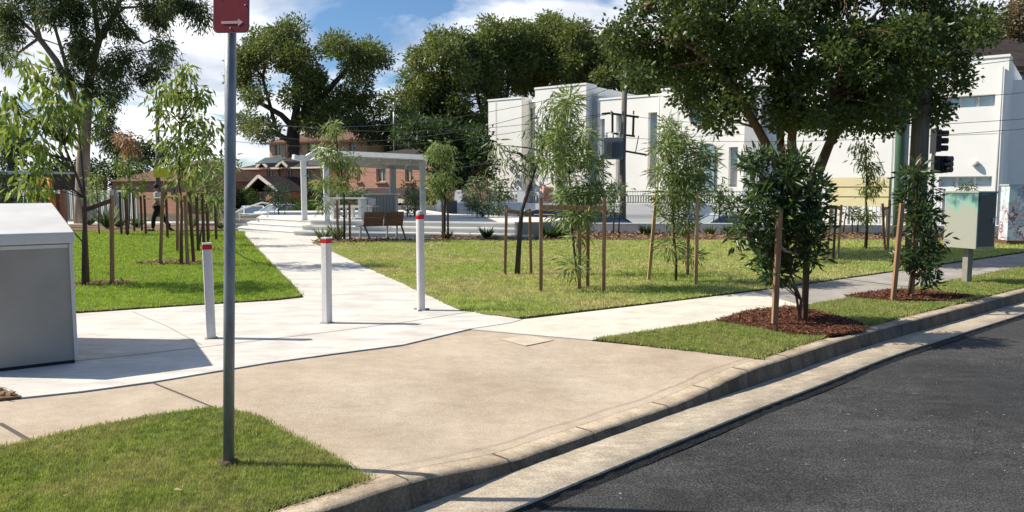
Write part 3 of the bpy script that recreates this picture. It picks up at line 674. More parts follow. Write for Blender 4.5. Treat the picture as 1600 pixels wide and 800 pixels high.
# the sign plate, turned a little
sgn = thing('parking_sign', (top.x+0.03, b.y-0.075, 2.8), 'dark red sign plate with a white arrow pointing right, on the grey pole', 'sign', rz=R(-16))
def rrect(w_, h_, r_, n=6):
    p = []
    for cx, cy, a0 in ((w_/2-r_, -h_/2+r_, -90), (w_/2-r_, h_/2-r_, 0), (-w_/2+r_, h_/2-r_, 90), (-w_/2+r_, -h_/2+r_, 180)):
        for k in range(n+1):
            a = R(a0+90*k/n); p.append((cx+r_*math.cos(a), cy+r_*math.sin(a)))
    return p
def plate(name, w_, h_, r_, y, th, m, parent, tilt=0.0, cz=0.0):
    mb = MB(); p = rrect(w_, h_, r_); n = len(p)
    mb.add([(a, y, c_+cz) for a, c_ in p]+[(a, y+th, c_+cz) for a, c_ in p], [list(range(n)), list(range(2*n-1, n-1, -1))]+[(i, n+i, n+(i+1) % n, (i+1) % n) for i in range(n)])
    return mb.build(name, m, parent)
plate('sign_border', 0.226, 0.72, 0.03, -0.0, 0.003, mat('sign_rim', (0.35,0.22,0.25), 0.4), sgn)
plate('sign_face', 0.215, 0.709, 0.026, -0.003, 0.003, M['red'], sgn)
mb = MB()
ay, sk = -0.305, 0.02
mb.add([(-0.058,-0.0055,ay-0.007),(0.05,-0.0055,ay-0.007),(0.05,-0.0055,ay+0.007),(-0.058,-0.0055,ay+0.007)], [(0,1,2,3)])
mb.add([(0.047,-0.0055,ay-0.02),(0.078,-0.0055,ay),(0.047,-0.0055,ay+0.02)], [(0,1,2)])
mb.build('arrow', M['sign_white'], sgn)
for x, z in ((0.0,-0.335),(-0.08,-0.16),(0.092,-0.215)):
    mb = MB(); mb.tube([(x,-0.009,z),(x,-0.002,z)], 0.004, 8); mb.build('bolt', M['steel'], sgn)
sgn.rotation_euler = (0, R(2.5), R(-16))

# bollards
def bollard(u, v, h, wdt, label, round_=False, lean=0.0, rz=0.0):
    x, y = G(u, v)
    t = thing('bollard', (x, y, 0.012), label, 'bollard', 'white bollards across the park path')
    r_ = wdt/2
    mb = MB((x, y, 0.012))
    if round_:
        mb.lathe((x, y, 0.012), [(r_,0),(r_,h-0.115),(r_*0.98,h-0.11)], 24)
        mb.build('post', M['bollard'], t)
        mb = MB((x, y, 0.012)); mb.lathe((x, y, 0.012), [(r_*1.03,h-0.115),(r_*1.10,h-0.10),(r_*1.10,h-0.07),(r_*1.03,h-0.055)], 24)
        mb.build('red_band', M['redcap'], t)
        mb = MB((x, y, 0.012)); mb.lathe((x, y, 0.012), [(r_*0.99,h-0.056),(r_*0.97,h-0.02),(r_*0.6,h-0.004),(0.01,h)], 24); mb.build('cap', M['grey_paint'], t)
    else:
        mb.box((x, y, 0.012+(h-0.06)/2), (wdt, wdt, h-0.06), rz)
        mb.build('post', M['bollard'], t, 0.012)
        mb = MB((x, y, 0.012)); mb.box((x, y, 0.012+h-0.045), (wdt*1.03, wdt*1.03, 0.052), rz); mb.build('red_band', M['redcap'], t, 0.006)
        mb = MB((x, y, 0.012)); mb.box((x, y, 0.012+h-0.010), (wdt*0.98, wdt*0.98, 0.018), rz); mb.build('cap', M['bollard'], t, 0.005)
        mb = MB((x, y, 0.012)); mb.box((x, y, 0.016), (wdt*1.35, wdt*1.3, 0.008), rz); mb.build('base_plate', M['joint_soft'], t, 0.002)
    if round_:
        for a in (0.4, 2.6, 4.6): mb = MB((x, y, 0.012)); mb.box((x+0.085*math.cos(a), y+0.085*math.sin(a), 0.022), (0.05,0.03,0.02), a); mb.build('anchor_bolt', M['galv'], t)
    t.rotation_euler = (0, lean, 0)
    return t
bollard(330, 530, 1.02, 0.094, 'square white bollard with a red band, left of the grey sign pole', rz=R(24), lean=R(-0.6))
bollard(511, 506, 1.02, 0.094, 'square white bollard with a chipped red band, in the middle of the path', rz=R(62), lean=R(0.6))
bollard(658, 486, 1.31, 0.105, 'tall round white bollard with a red band and bolted foot beside the lawn edge', True, lean=R(-0.1))

# metal cabinet at the left
fx, fy = G(124, 569)
ang = math.atan2(0.41, 0.55)                       # direction of its front face
t = thing('storage_cabinet', (fx, fy, 0.012), 'grey metal cabinet with a pale sloping lid casting a shadow on the slab', 'cabinet', rz=ang)
Wc, Dc, H1, H2 = 0.86, 1.55, 1.10, 1.34
mb = MB(); 
def slopebox(mb, x0, x1, y0, y1, za, zb, h1, h2):
    mb.add([(x0,y0,za),(x1,y0,za),(x1,y1,zb),(x0,y1,zb),(x0,y0,h1),(x1,y0,h1),(x1,y1,h2),(x0,y1,h2)], [(3,2,1,0),(4,5,6,7),(0,1,5,4),(1,2,6,5),(2,3,7,6),(3,0,4,7)])
slopebox(mb, -Wc+0.02, -0.02, 0.02, Dc-0.02, 0.03, 0.03, H1, H2)
mb.build('body', M['cabbody'], t, 0.004)
mb = MB(); slopebox(mb, -Wc, 0.012, -0.015, Dc+0.01, H1, H2, H1+0.10, H2+0.10)
mb.build('lid', M['cabtop'], t, 0.012, 3)
for cx_ in (-0.02, -Wc+0.02):
    mb = MB(); mb.box((cx_, 0.014, H1/2+0.015), (0.03, 0.03, H1-0.03)); mb.build('corner_trim', M['cabtop'], t, 0.003)
mb = MB(); mb.box((-Wc/2, 0.0165, H1-0.025), (Wc-0.08, 0.006, 0.03)); mb.build('edge_seam', M['cabtop'], t)
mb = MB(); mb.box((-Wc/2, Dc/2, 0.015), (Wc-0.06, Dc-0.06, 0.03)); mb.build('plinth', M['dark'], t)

# pit lid in the driveway
q = [G(783,531), G(823,524.5), G(864,532.5), G(822,541)]
mb = MB(); mb.prism(q, -0.1, 0.007, 0); cx = sum(p[0] for p in q)/4; cy = sum(p[1] for p in q)/4
o = mb.build('pit_lid', mat('lid_concrete', (0.48,0.40,0.30), 0.9, (0.58,0.50,0.39), scale=5, speck=0.1)); tag(o, 'rectangular concrete pit lid set flush in the top of the driveway', 'pit lid')
mb = MB(); q2 = [(cx+(p[0]-cx)*1.03, cy+(p[1]-cy)*1.03) for p in q]; mb.prism(q2, -0.1, 0.003); mb.build('lid_rim', M['joint'], o)

# green-grey cabinet on a post
cx, cy = 7.72, 12.75
t = thing('utility_cabinet', (cx, cy, 0.03), 'boxy grey-green utility cabinet with a faded teal stain, on one short post', 'utility cabinet', rz=R(-2))
def cabmat():
    m = bpy.data.materials.new('stained_cabinet'); m.use_nodes = True
    nt = m.node_tree; N = nt.nodes; L = nt.links; b_ = N['Principled BSDF']; b_.inputs['Roughness'].default_value = 0.5
    tc = N.new('ShaderNodeTexCoord'); mp = N.new('ShaderNodeMapping'); mp.inputs['Scale'].default_value = (3,3,1.6); mp.inputs['Rotation'].default_value = (0,R(35),0); L.new(tc.outputs['Object'], mp.inputs[0])
    n = N.new('ShaderNodeTexNoise'); n.inputs['Scale'].default_value = 2.2; n.inputs['Detail'].default_value = 6; n.inputs['Distortion'].default_value = 0.8; L.new(mp.outputs[0], n.inputs['Vector'])
    sp = N.new('ShaderNodeSeparateXYZ'); L.new(tc.outputs['Object'], sp.inputs[0])
    mr = N.new('ShaderNodeMapRange'); mr.inputs['From Min'].default_value = 0.95; mr.inputs['From Max'].default_value = 1.5; mr.inputs['To Min'].default_value = -0.35; mr.inputs['To Max'].default_value = 0.42
    L.new(sp.outputs[2], mr.inputs[0])
    ad = N.new('ShaderNodeMath'); ad.operation = 'ADD'; L.new(n.outputs['Fac'], ad.inputs[0]); L.new(mr.outputs[0], ad.inputs[1])
    r_ = N.new('ShaderNodeValToRGB'); e = r_.color_ramp.elements; e[0].position = 0.52; e[0].color = (0.32,0.325,0.265,1); e[1].position = 0.88; e[1].color = (0.035,0.10,0.10,1)
    q_ = e.new(0.66); q_.color = (0.20,0.37,0.30,1)
    L.new(ad.outputs[0], r_.inputs[0]); L.new(r_.outputs[0], b_.inputs['Base Color']); return m
ld = Vector((-0.37,0.93,0)); rd = Vector((0.93,0.37,0))
A0 = Vector((-0.10,-0.18,0)); wl, wr = 0.62, 0.42
P0 = [A0, A0+rd*wr, A0+rd*wr+ld*wl, A0+ld*wl]
mb = MB(); mb.add([(p.x,p.y,0.58) for p in P0]+[(p.x,p.y,1.50) for p in P0], [(3,2,1,0),(4,5,6,7),(0,1,5,4),(1,2,6,5),(2,3,7,6),(3,0,4,7)]); mb.build('housing', cabmat(), t, 0.006)
ctr = (P0[0]+P0[2])/2
mb = MB(); big = [ctr+(p-ctr)*1.04 for p in P0]
mb.add([(p.x,p.y,1.50) for p in big]+[(p.x,p.y,1.53) for p in big], [(3,2,1,0),(4,5,6,7),(0,1,5,4),(1,2,6,5),(2,3,7,6),(3,0,4,7)]); mb.build('lid', M['cab'], t, 0.004)
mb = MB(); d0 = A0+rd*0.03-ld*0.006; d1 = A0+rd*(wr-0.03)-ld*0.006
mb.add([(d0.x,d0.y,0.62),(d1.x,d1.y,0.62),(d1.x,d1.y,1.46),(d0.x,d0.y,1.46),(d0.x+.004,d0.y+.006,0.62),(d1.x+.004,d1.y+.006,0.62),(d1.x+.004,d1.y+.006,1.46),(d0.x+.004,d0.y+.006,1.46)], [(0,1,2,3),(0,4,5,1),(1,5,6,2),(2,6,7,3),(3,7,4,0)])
dd = mb.build('door', mat('cabinet_side_shade', (0.11,0.11,0.09), 0.6), t)  # darker than the housing: the right side's shade is in this colour
mb = MB(); hp = d1-rd*0.05-ld*0.01; mb.box((hp.x,hp.y,1.05),(0.02,0.03,0.09)); mb.build('handle', M['steel'], dd)
mb = MB(); mb.box((ctr.x,ctr.y,0.29),(0.11,0.11,0.62),R(20)); mb.build('post', mat('cab_post', (0.20,0.19,0.15), 0.7, (0.27,0.25,0.2), scale=8), t, 0.008)

# ================================================================== TERRACE, SHELTER, FURNITURE
A_ = Vector((-10.3,28.9)); B_ = Vector((-7.45,26.25)); C_ = Vector((0.65,23.85))
def offset_poly(d):
    n1_ = Vector((-(B_-A_).y, (B_-A_).x)).normalized(); n2_ = Vector((-(C_-B_).y, (C_-B_).x)).normalized()
    a = A_+n1_*d; c = C_+n2_*d
    # corner intersection
    d1 = (B_-A_).normalized(); d2 = (C_-B_).normalized(); p1 = A_+n1_*d; p2 = C_+n2_*d
    den_ = d1.x*d2.y-d1.y*d2.x; tt = ((p2-p1).x*d2.y-(p2-p1).y*d2.x)/den_
    return [tuple(a), tuple(p1+d1*tt), tuple(c)]
mb = MB()
for k in range(3):
    o3 = offset_poly(k*0.38)
    mb.prism(o3+[(2.2,28.4),(-2.6,33.5),(-4.5,40),(-12,38)], -0.05 if k == 0 else 0.17*k-0.002, 0.17*(k+1))
tag(mb.build('terrace', M['step']), kind='structure')
TZ = 0.51
# pale nosing strips on the steps
mb = MB()
for k in range(3):
    o3 = offset_poly(k*0.38)
    for a, b_ in ((0,1),(1,2)): mb.bar((*o3[a],0.17*(k+1)-0.02),(*o3[b_],0.17*(k+1)-0.02),0.05,0.046)
tag(mb.build('terrace_edge_strip', M['white_paint']), kind='structure')
# low stepped wall at the left of the stairs
t = thing('stair_wall', (-11,29.5,0), 'low stepped grey concrete wall at the left end of the white stairs', 'low wall')
mb = MB((-11,29.5,0))
for (u0,u1,vt) in ((366,434,342),(366,398,350),(366,388,357)):
    D = {342:30.6,350:30.0,357:29.4}[vt]
    x0 = P(u0,vt,D)[0]; x1 = P(u1,vt,D)[0]; zt = P(u0,vt,D)[2]
    mb.box(((x0+x1)/2,D,zt/2-0.05),(x1-x0,0.3,zt+0.1))
mb.build('wall', mat('wall_block_grey', (0.40,0.39,0.37), 0.9, (0.47,0.46,0.44), scale=2), t)
t2 = thing('handrail', P(415,347,29.6), 'bent white tube handrail above the low stepped wall', 'handrail'); o_ = Vector(t2.location)
mb = MB(o_); mb.tube([P(366,334,29.2),P(374,328,29.3),P(405,318,29.6),P(409,316.5,29.6),P(420,318,29.7),P(422,320,29.7),P(415,349,29.7)],0.028,8); mb.build('rail', M['white_paint'], t2)
mb = MB(o_); mb.tube([P(374,328,29.3),P(374,345,29.3)],0.022,6); mb.tube([P(372,337,29.2),P(419,333,29.68)],0.018,6); mb.build('lower_rail', M['white_paint'], t2)

# shelter
base = Vector((-6,27,TZ))
t = thing('park_shelter', base, 'pale grey steel park shelter with a flat tilted roof on four square posts', 'shelter')
def post(u, D, ztop, wdt=0.18, m='white_paint'):
    x = (u-800)/1200*D; mb = MB(base)
    mb.box((x,D,(TZ+ztop)/2),(wdt,wdt,ztop-TZ),R(20)); mb.build('post', M[m], t, 0.01)
    mb = MB(base); mb.box((x,D,TZ+0.012),(wdt*1.5,wdt*1.5,0.024),R(20)); mb.build('base_plate', M['steel'], t)
    return x
rf = [P(524,237,26.4), P(666,244,25.6), P(664,256,32.2), P(478,247,33.0)]       # roof plan corners (near-left, near-right, far-right, far-left)
post(476,26.6,P(476,243,26.6)[2]); post(511,25.9,P(511,253,25.9)[2]); post(614.5,31.6,P(614,262,31.6)[2]-0.02,0.24,'grey_paint'); post(661,26.0,P(661,252,26.0)[2],0.18,'grey_paint')
mb = MB(base)
th = 0.13
top_ = [Vector(p) for p in rf]
mb.add([tuple(p) for p in top_]+[(p.x,p.y,p.z-th) for p in top_], [(0,1,2,3),(7,6,5,4),(0,4,5,1),(1,5,6,2),(2,6,7,3),(3,7,4,0)])
r_ = mb.build('roof', M['grey_paint'], t)
if r_.data.polygons[0].normal.z < 0: r_.data.flip_normals()
mb = MB(base)
for a, b_ in ((0,1),(1,2),(2,3),(3,0)):
    pa, pb = top_[a], top_[b_]; mb.bar((pa.x,pa.y,pa.z-0.04),(pb.x,pb.y,pb.z-0.04),0.10,0.16)
mb.build('fascia', M['white_paint'], t)
mb = MB(base)
for k in range(1,6):
    s_ = k/6; pa = top_[0].lerp(top_[1], s_); pb = top_[3].lerp(top_[2], s_)
    mb.bar((pa.x,pa.y,pa.z-0.17),(pb.x,pb.y,pb.z-0.17),0.05,0.10)
for s_ in (0.12,0.88):
    pa = top_[0].lerp(top_[3], s_); pb = top_[1].lerp(top_[2], s_); mb.bar((pa.x,pa.y,pa.z-0.22),(pb.x,pb.y,pb.z-0.22),0.10,0.16)
mb.build('rafters', M['grey_paint'], t)
mb = MB(base)
x1_, y1_, z1_ = P(458,245,26.2); x2_, y2_, z2_ = P(476,249,26.6); x3_, y3_, z3_ = P(501,233,27.0); 
mb.bar((x1_,y1_,z1_),(x2_,y2_,z2_),0.13,0.16); mb.bar((x2_,y2_,z2_),(x3_,y3_,z3_),0.13,0.18); mb.bar((x3_,y3_,z3_),tuple(top_[0]-Vector((0,0,0.05))),0.12,0.16)
mb.build('side_beam', M['white_paint'], t)

# picnic table + benches
def picnic(u, D, w_, label, vtop=334):
    x, y, z = P(u, vtop, D); t = thing('picnic_table', (x, y, TZ), label, 'picnic table', rz=R(-14))
    mb = MB(); mb.box((0,0,0.74),(w_,0.75,0.05)); mb.build('table_top', M['wall_grey'], t, 0.008)
    for s_ in (-1,1):
        mb = MB(); mb.box((s_*w_*0.32,0,0.36),(0.12,0.5,0.72)); mb.build('leg', M['white_paint'], t)
        mb = MB(); mb.box((0,s_*0.72,0.44),(w_,0.30,0.05)); b2 = mb.build('bench_seat', M['wall_grey'], t)
        for q_ in (-1,1): mb = MB(); mb.box((q_*w_*0.3,s_*0.72,0.21),(0.08,0.2,0.42)); mb.build('bench_leg', M['white_paint'], b2)
picnic(545, 28.2, 1.7, 'grey picnic table with fixed benches under the shelter behind the slat bench')
x, y, z = P(548,321,30.2)
t = thing('table', (x, y, TZ), 'tall narrow brown-topped table behind the picnic table under the shelter', 'table')
mb = MB(); mb.box((0,0,P(548,321,30.2)[2]-TZ),(1.15,0.6,0.05)); mb.build('table_top', M['bench_wood'], t)
for s_ in (-1,1):
    mb = MB(); mb.box((s_*0.5,0,0.44),(0.06,0.4,0.86)); mb.build('leg', M['steel'], t)
x, y, z = P(598,336,31.0)
t = thing('barbecue_kiosk', (x, y, TZ), 'grey ribbed metal barbecue kiosk with a white notice under the shelter', 'barbecue')
mb = MB(); mb.box((0,0,0.42),(1.15,0.7,0.84)); mb.build('body', mat('kiosk_grey', (0.30,0.31,0.31), 0.6), t, 0.01)
mb = MB(); mb.box((0,0,0.88),(1.3,0.85,0.05)); mb.build('bench_top', M['steel'], t, 0.006)
mb = MB()
for i in range(7): mb.box((-0.3+i*0.13,-0.354,0.45),(0.02,0.012,0.7))
mb.build('rib', M['steel_dark'], t)
mb = MB(); mb.box((-0.36,-0.37,0.58),(0.30,0.01,0.26)); mb.build('notice', mat('notice_white', (0.75,0.74,0.85), 0.6, (0.5,0.45,0.75), scale=14, lo=0.55, hi=0.6), t)

# timber slat bench (seen from behind)
L0 = Vector((*G(569,378),0)); R0 = Vector((*G(632,376),0)); ax = (R0-L0); ln = ax.length
t = thing('park_bench', ((L0+R0)/2)+Vector((0,0,0.03)), 'long timber slat bench seen from behind, facing the terrace steps', 'bench', rz=math.atan2(ax.y, ax.x))
W = ln*0.98
mb = MB()
for k in range(5):
    z = 0.48+k*0.087; y = 0.10-k*0.028
    for s_ in (-1,1): mb.box((s_*W*0.253,y,z),(W*0.49,0.03,0.08),rot=Matrix.Rotation(R(-16),3,'X'))
mb.build('backrest', M['bench_wood'], t)
mb = MB()
for k in range(5):
    for s_ in (-1,1): mb.box((s_*W*0.253,0.20+k*0.09,0.44),(W*0.49,0.075,0.03))
mb.build('seat', M['bench_wood'], t)
for s_ in (-1, 0.98):
    mb = MB(); x = s_*W*0.47
    mb.bar((x+0.08*(1 if s_ > 0 else -1)*0+ (0.12 if s_<0 else 0.06),-0.16,-0.03),(x,0.12,0.46),0.05,0.035); mb.build('leg', M['steel_dark'], t)
    mb = MB(); mb.bar((x,0.58,-0.03),(x,0.52,0.44),0.05,0.035); mb.build('leg', M['steel'], t)
mb = MB(); mb.bar((W*0.2,0.55,-0.03),(W*0.2,0.5,0.44),0.04); mb.build('leg', M['steel'], t)
mb = MB(); x = -W*0.5; mb.tube([(x,0.08,0.62),(x-0.04,0.12,0.66),(x-0.22,0.30,0.67),(x-0.30,0.5,0.64),(x-0.30,0.58,0.55),(x-0.30,0.58,-0.03)],0.022,8); mb.tube([(x-0.02,0.3,0.42),(x-0.28,0.56,0.42)],0.02,6); mb.build('armrest', M['steel'], t)
mb = MB(); mb.bar((0.02,0.125,0.44),(0.05,-0.02,0.86),0.02); mb.build('back_strap', M['steel'], t)

# low grey wall right of the terrace
def wallbox(name, label, cat, pts, z0, z1, th, m, group=None, capm=None):
    c_ = Vector((sum(p[0] for p in pts)/len(pts), sum(p[1] for p in pts)/len(pts), z0))
    t = thing(name, c_, label, cat, group)
    mb = MB(c_)
    for a, b_ in zip(pts, pts[1:]): mb.bar((a[0],a[1],(z0+z1)/2),(b_[0],b_[1],(z0+z1)/2),th,z1-z0)
    mb.build('wall', M[m], t)
    if capm:
        mb = MB(c_)
        for a, b_ in zip(pts, pts[1:]): mb.bar((a[0],a[1],z1+0.03),(b_[0],b_[1],z1+0.03),th+0.06,0.06)
        mb.build('capping', M[capm], t)
    return t
x0 = P(806,350,24.2)[0]; x1 = P(882,350,24.6)[0]
wallbox('low_wall', 'plain grey concrete wall block at the right end of the terrace steps', 'low wall', [(x0,24.1),(x1,24.5)], 0.0, P(840,347,24.2)[2], 0.35, 'cabbody')
wallbox('low_wall', 'long low white wall behind the planting bed at the far side of the lawn', 'low wall', [(1.8,27.0),(5.5,26.9),(10.2,26.7)], 0.0, 0.34, 0.25, 'wall_white', capm='white_paint')
wallbox('low_wall', 'low white wall behind the bed near the mural cabinet', 'low wall', [(10.3,26.9),(17.2,26.0)], 0.0, 0.30, 0.4, 'wall_white', capm='white_paint')

# swing frame in orange
x, y, z = P(66,334,31)
t = thing('swing_frame', (x-0.2, y, 0.03), 'orange play frame legs standing behind the metal cabinet', 'play frame'); o_ = Vector((x-0.2, y, 0.03))
for a, b_ in (((52,345),(62,278)),((88,345),(76,278))):
    mb = MB(o_); mb.tube([P(a[0],a[1],31),P(b_[0],b_[1],31)],0.085,8); mb.build('leg', M['orange'], t)
    mb = MB(o_); pa = Vector(P(a[0],a[1],31)); mb.tube([(pa.x*31.9/31,31.9,0.0),P(b_[0],b_[1],31)],0.085,8); mb.build('leg', M['orange'], t)
mb = MB(o_); mb.tube([P(61,279,31),P(77,279,31)],0.06,8); mb.build('cross_bar', M['orange'], t)

# ================================================================== PERSON
def skin_mesh(name, joints, edges, rad, m, parent, origin, sub=2, root=0):
    me = bpy.data.meshes.new(name); me.from_pydata([tuple(Vector(j)-Vector(origin)) for j in joints], edges, []); me.update()
    o = link(name, me, m, parent)
    s_ = o.modifiers.new('skin', 'SKIN')
    for i, r_ in enumerate(rad):
        v = me.skin_vertices[0].data[i]; v.radius = (r_, r_) if isinstance(r_, (int, float)) else r_; v.use_root = (i == root)
    s_.use_smooth_shade = True; ss = o.modifiers.new('sub', 'SUBSURF'); ss.levels = sub; ss.render_levels = sub
    return o
px0, py0 = G(249, 362.5); py0 = 28.4; px0 = (249-800)/1200*28.4
t = thing('person', (px0, py0, 0.03), 'person in a cream shirt and black trousers walking past the saplings at left', 'person', rz=R(-90))
# local frame: the person faces -y (turned to the right of the picture by rz)
J = [(0,0,0.93),(0,0.0,1.12),(0,-0.02,1.33),(0,-0.04,1.46),(0,-0.07,1.53),(0,-0.08,1.62),(0,-0.075,1.70),     # 0-6 pelvis..head top
     (0.17,-0.02,1.38),(0.23,0.05,1.14),(0.21,-0.10,0.94),(0.205,-0.13,0.87),                                     # right arm 7-10
     (-0.17,-0.02,1.38),(-0.23,0.02,1.13),(-0.21,-0.18,0.99),(-0.20,-0.25,0.96),                                  # left arm 11-14
     (0.10,0,0.88),(0.10,-0.16,0.50),(0.10,-0.20,0.09),(0.10,-0.34,0.04),                                         # right leg 15-18
     (-0.10,0,0.88),(-0.10,0.10,0.50),(-0.10,0.36,0.14),(-0.10,0.27,0.04)]                                        # left leg 19-22
E_ = [(0,1),(1,2),(2,3),(3,4),(4,5),(5,6),(2,7),(7,8),(8,9),(9,10),(2,11),(11,12),(12,13),(13,14),(0,15),(15,16),(16,17),(17,18),(0,19),(19,20),(20,21),(21,22)]
rr = [0.12,0.12,0.13,0.06,0.065,0.09,0.06, 0.055,0.042,0.03,0.035, 0.055,0.042,0.03,0.035, 0.085,0.058,0.038,0.03, 0.085,0.058,0.038,0.03]
skin_mesh('body', J, E_, rr, M['skin'], t, (0,0,0))
skin_mesh('shirt', [(0,0,0.90),(0,0,1.12),(0,-0.02,1.34),(0,-0.035,1.43),(0.18,-0.02,1.385),(0.235,0.045,1.16),(-0.18,-0.02,1.385),(-0.235,0.02,1.15)], [(0,1),(1,2),(2,3),(2,4),(4,5),(2,6),(6,7)], [0.155,0.15,0.16,0.075,0.075,0.068,0.075,0.068], M['shirt'], t, (0,0,0))
skin_mesh('trousers', [(0,0,0.95),(0.10,0,0.86),(0.10,-0.16,0.50),(0.10,-0.20,0.10),(-0.10,0,0.86),(-0.10,0.10,0.50),(-0.10,0.35,0.16)], [(0,1),(1,2),(2,3),(0,4),(4,5),(5,6)], [0.15,0.11,0.085,0.07,0.11,0.085,0.07], M['trousers'], t, (0,0,0))
mb = MB(); mb.lathe((0,-0.06,1.60), [(0.09,0.0),(0.105,0.05),(0.10,0.11),(0.06,0.155),(0.01,0.165)], 14); mb.build('hair', M['hair'], t)
for s_, yy, zz, ang_ in ((0.10,-0.27,0.045,0),(-0.10,0.36,0.09,R(35))):
    mb = MB(); mb.box((s_,yy,zz),(0.10,0.27,0.09),rot=Matrix.Rotation(-ang_,3,'X')); mb.build('shoe', M['black'], t, 0.03)
for s_ in (0.035,-0.035):
    mb = MB(); mb.lathe((s_,-0.165,1.625), [(0.012,0.0),(0.012,0.01),(0.004,0.014)], 8); mb.build('eye', M['hair'], t)
mb = MB(); mb.box((0,-0.178,1.60),(0.025,0.03,0.05)); mb.build('nose', M['skin'], t, 0.008)
DENS_S, DENS_T = 1.9, 2.6
# ================================================================== TREES AND PLANTS
def stem_pts(base, top, bend=0.05, n=7):
    base, top = Vector(base), Vector(top); ln = (top-base).length; o_ = Vector((random.uniform(-1,1), random.uniform(-1,1), 0))*ln*bend
    return [base.lerp(top, i/n)+o_*math.sin(math.pi*i/n)+Vector((random.uniform(-1,1), random.uniform(-1,1), 0))*ln*0.008 for i in range(n+1)]
def sapling(name, base, label, blobs, D, leaf, m, n_per, ln, wd, top=None, trunk_r=0.03, sub=0.16, thick=0.45, dens=1.2, droop=0.7, bark='bark_dark', mids=None, cat='sapling', group=None, extra_stems=None, bends=0.03, shell=2.0, curve=0.15, twigs=True):
    """blobs outline the crown in the photograph's pixels at distance D; base is a ground point"""
    bx, by = base; t = thing(name, (bx, by, 0.03), label, cat, group)
    cs, rs = fill_px(blobs, D, thick, sub, dens)
    mb = MB((bx, by, 0.03)); tp = Vector(top) if top else Vector((cs[:,0].mean(), cs[:,1].mean(), cs[:,2].max()-0.1))
    pts = [Vector((bx, by, 0.0))]+[Vector(q) for q in (mids or [])]+[tp]
    if not mids: pts = stem_pts(pts[0], pts[-1], bends)
    k = len(pts)
    mb.tube(pts, [trunk_r*(1-0.8*i/(k-1)) for i in range(k)], 7)
    for st in (extra_stems or []):
        q = [Vector(a) for a in st]; mb.tube(q, [trunk_r*0.8*(1-0.75*i/(len(q)-1)) for i in range(len(q))], 6)
    if twigs:
        zz = np.array([p.z for p in pts])
        for c_, r_ in zip(cs, rs):
            zt = c_[2]-0.5*abs(c_[0]-bx)-0.15; j = int(np.argmin(np.abs(zz-max(zt, zz[1])))); a = pts[j]
            limb(mb, a, c_, trunk_r*0.28, trunk_r*0.08, 0.05, 3, 4)
    mb.build('trunk', M[bark], t)
    p_, d_ = cloud(cs, rs, DENS_S*n_per/(sub*sub), shell)
    dr = d_*(1-droop*0.6)+np.array([0,0,-1.0])*droop+rng.normal(size=d_.shape)*0.3
    leaves('crown', p_, dr, ln, wd, F[m], t, (bx, by, 0.03), curve)
    return t
def stakes(label, pts, hs, bar_=None, m='timber', wd=0.05, group='timber stake sets around the young trees', leans=None, ms=None):
    """pts: ground points of the stakes; joined by hessian ties or a crossbar"""
    c_ = Vector((sum(p[0] for p in pts)/len(pts), sum(p[1] for p in pts)/len(pts), 0.03))
    t = thing('tree_stakes', c_, label, 'stakes', group); tops = []
    for i, (p, h) in enumerate(zip(pts, hs)):
        ln_ = (leans[i] if leans else (0,0)); a = Vector((p[0], p[1], -0.05)); b_ = Vector((p[0]+ln_[0], p[1]+ln_[1], h)); tops.append((a, b_)); wd_ = wd*0.88
        mb = MB(c_); mb.bar(a, b_, wd_, wd_); mb.build('stake', M[ms[i] if ms else m], t, 0.003, 1)
    if bar_:
        for (i, j, f, kind) in bar_:
            a = tops[i][0].lerp(tops[i][1], f); b_ = tops[j][0].lerp(tops[j][1], f)
            mb = MB(c_)
            if kind == 'bar': mb.bar(a+Vector((0,-wd*0.7,0)), b_+Vector((0,-wd*0.7,0)), 0.02, 0.07); mb.build('cross_bar', M[ms[0] if ms else m], t)
            else:
                mid = (a+b_)/2-Vector((0,0,0.04)); mb.tube([a, a.lerp(mid,0.5)-Vector((0,0,0.03)), mid, b_.lerp(mid,0.5)-Vector((0,0,0.03)), b_], 0.018, 6); mb.build('tie', M['hessian'], t)
    return t
def S(u, v): return G(u, v, 0.03)
def H(u, v, vt):            # stake height from its pixel top
    y = S(u, v)[1]; return P(u, vt, y)[2]

# --- broad glossy shrub on the verge
D1 = 9.05; b1 = S(1248,502)
sapling('laurel_tree', b1, 'broad dense glossy-leaved young tree in the red mulch bed near the kerb', [(1215,262,62,44),(1205,318,72,55),(1250,300,50,60),(1228,370,60,50),(1180,365,42,30),(1195,410,32,32),(1262,345,42,52),(1215,425,34,22),(1165,345,26,18),(1272,400,10,10)], D1, None, 'glossy', 17, 0.12, 0.034,
    top=P(1228,225,D1), trunk_r=0.022, sub=0.14, thick=0.36, dens=1.0, shell=1.5, droop=0.0, bark='bark_red', cat='shrub', mids=[P(1252,470,D1), P(1236,430,D1), P(1226,340,D1)], extra_stems=[[(b1[0]+0.03,b1[1],0.0), P(1240,440,D1), P(1212,380,D1)]], curve=0.1)
stakes('two brown timber stakes with a tie beside the broad glossy shrub', [S(1210,508), S(1257,499)], [H(1210,508,328), H(1257,499,352)], [(0,1,0.72,'tie')], ms=['timber','timber_dark'], wd=0.07, leans=[(0.02,0),(0.0,0)])
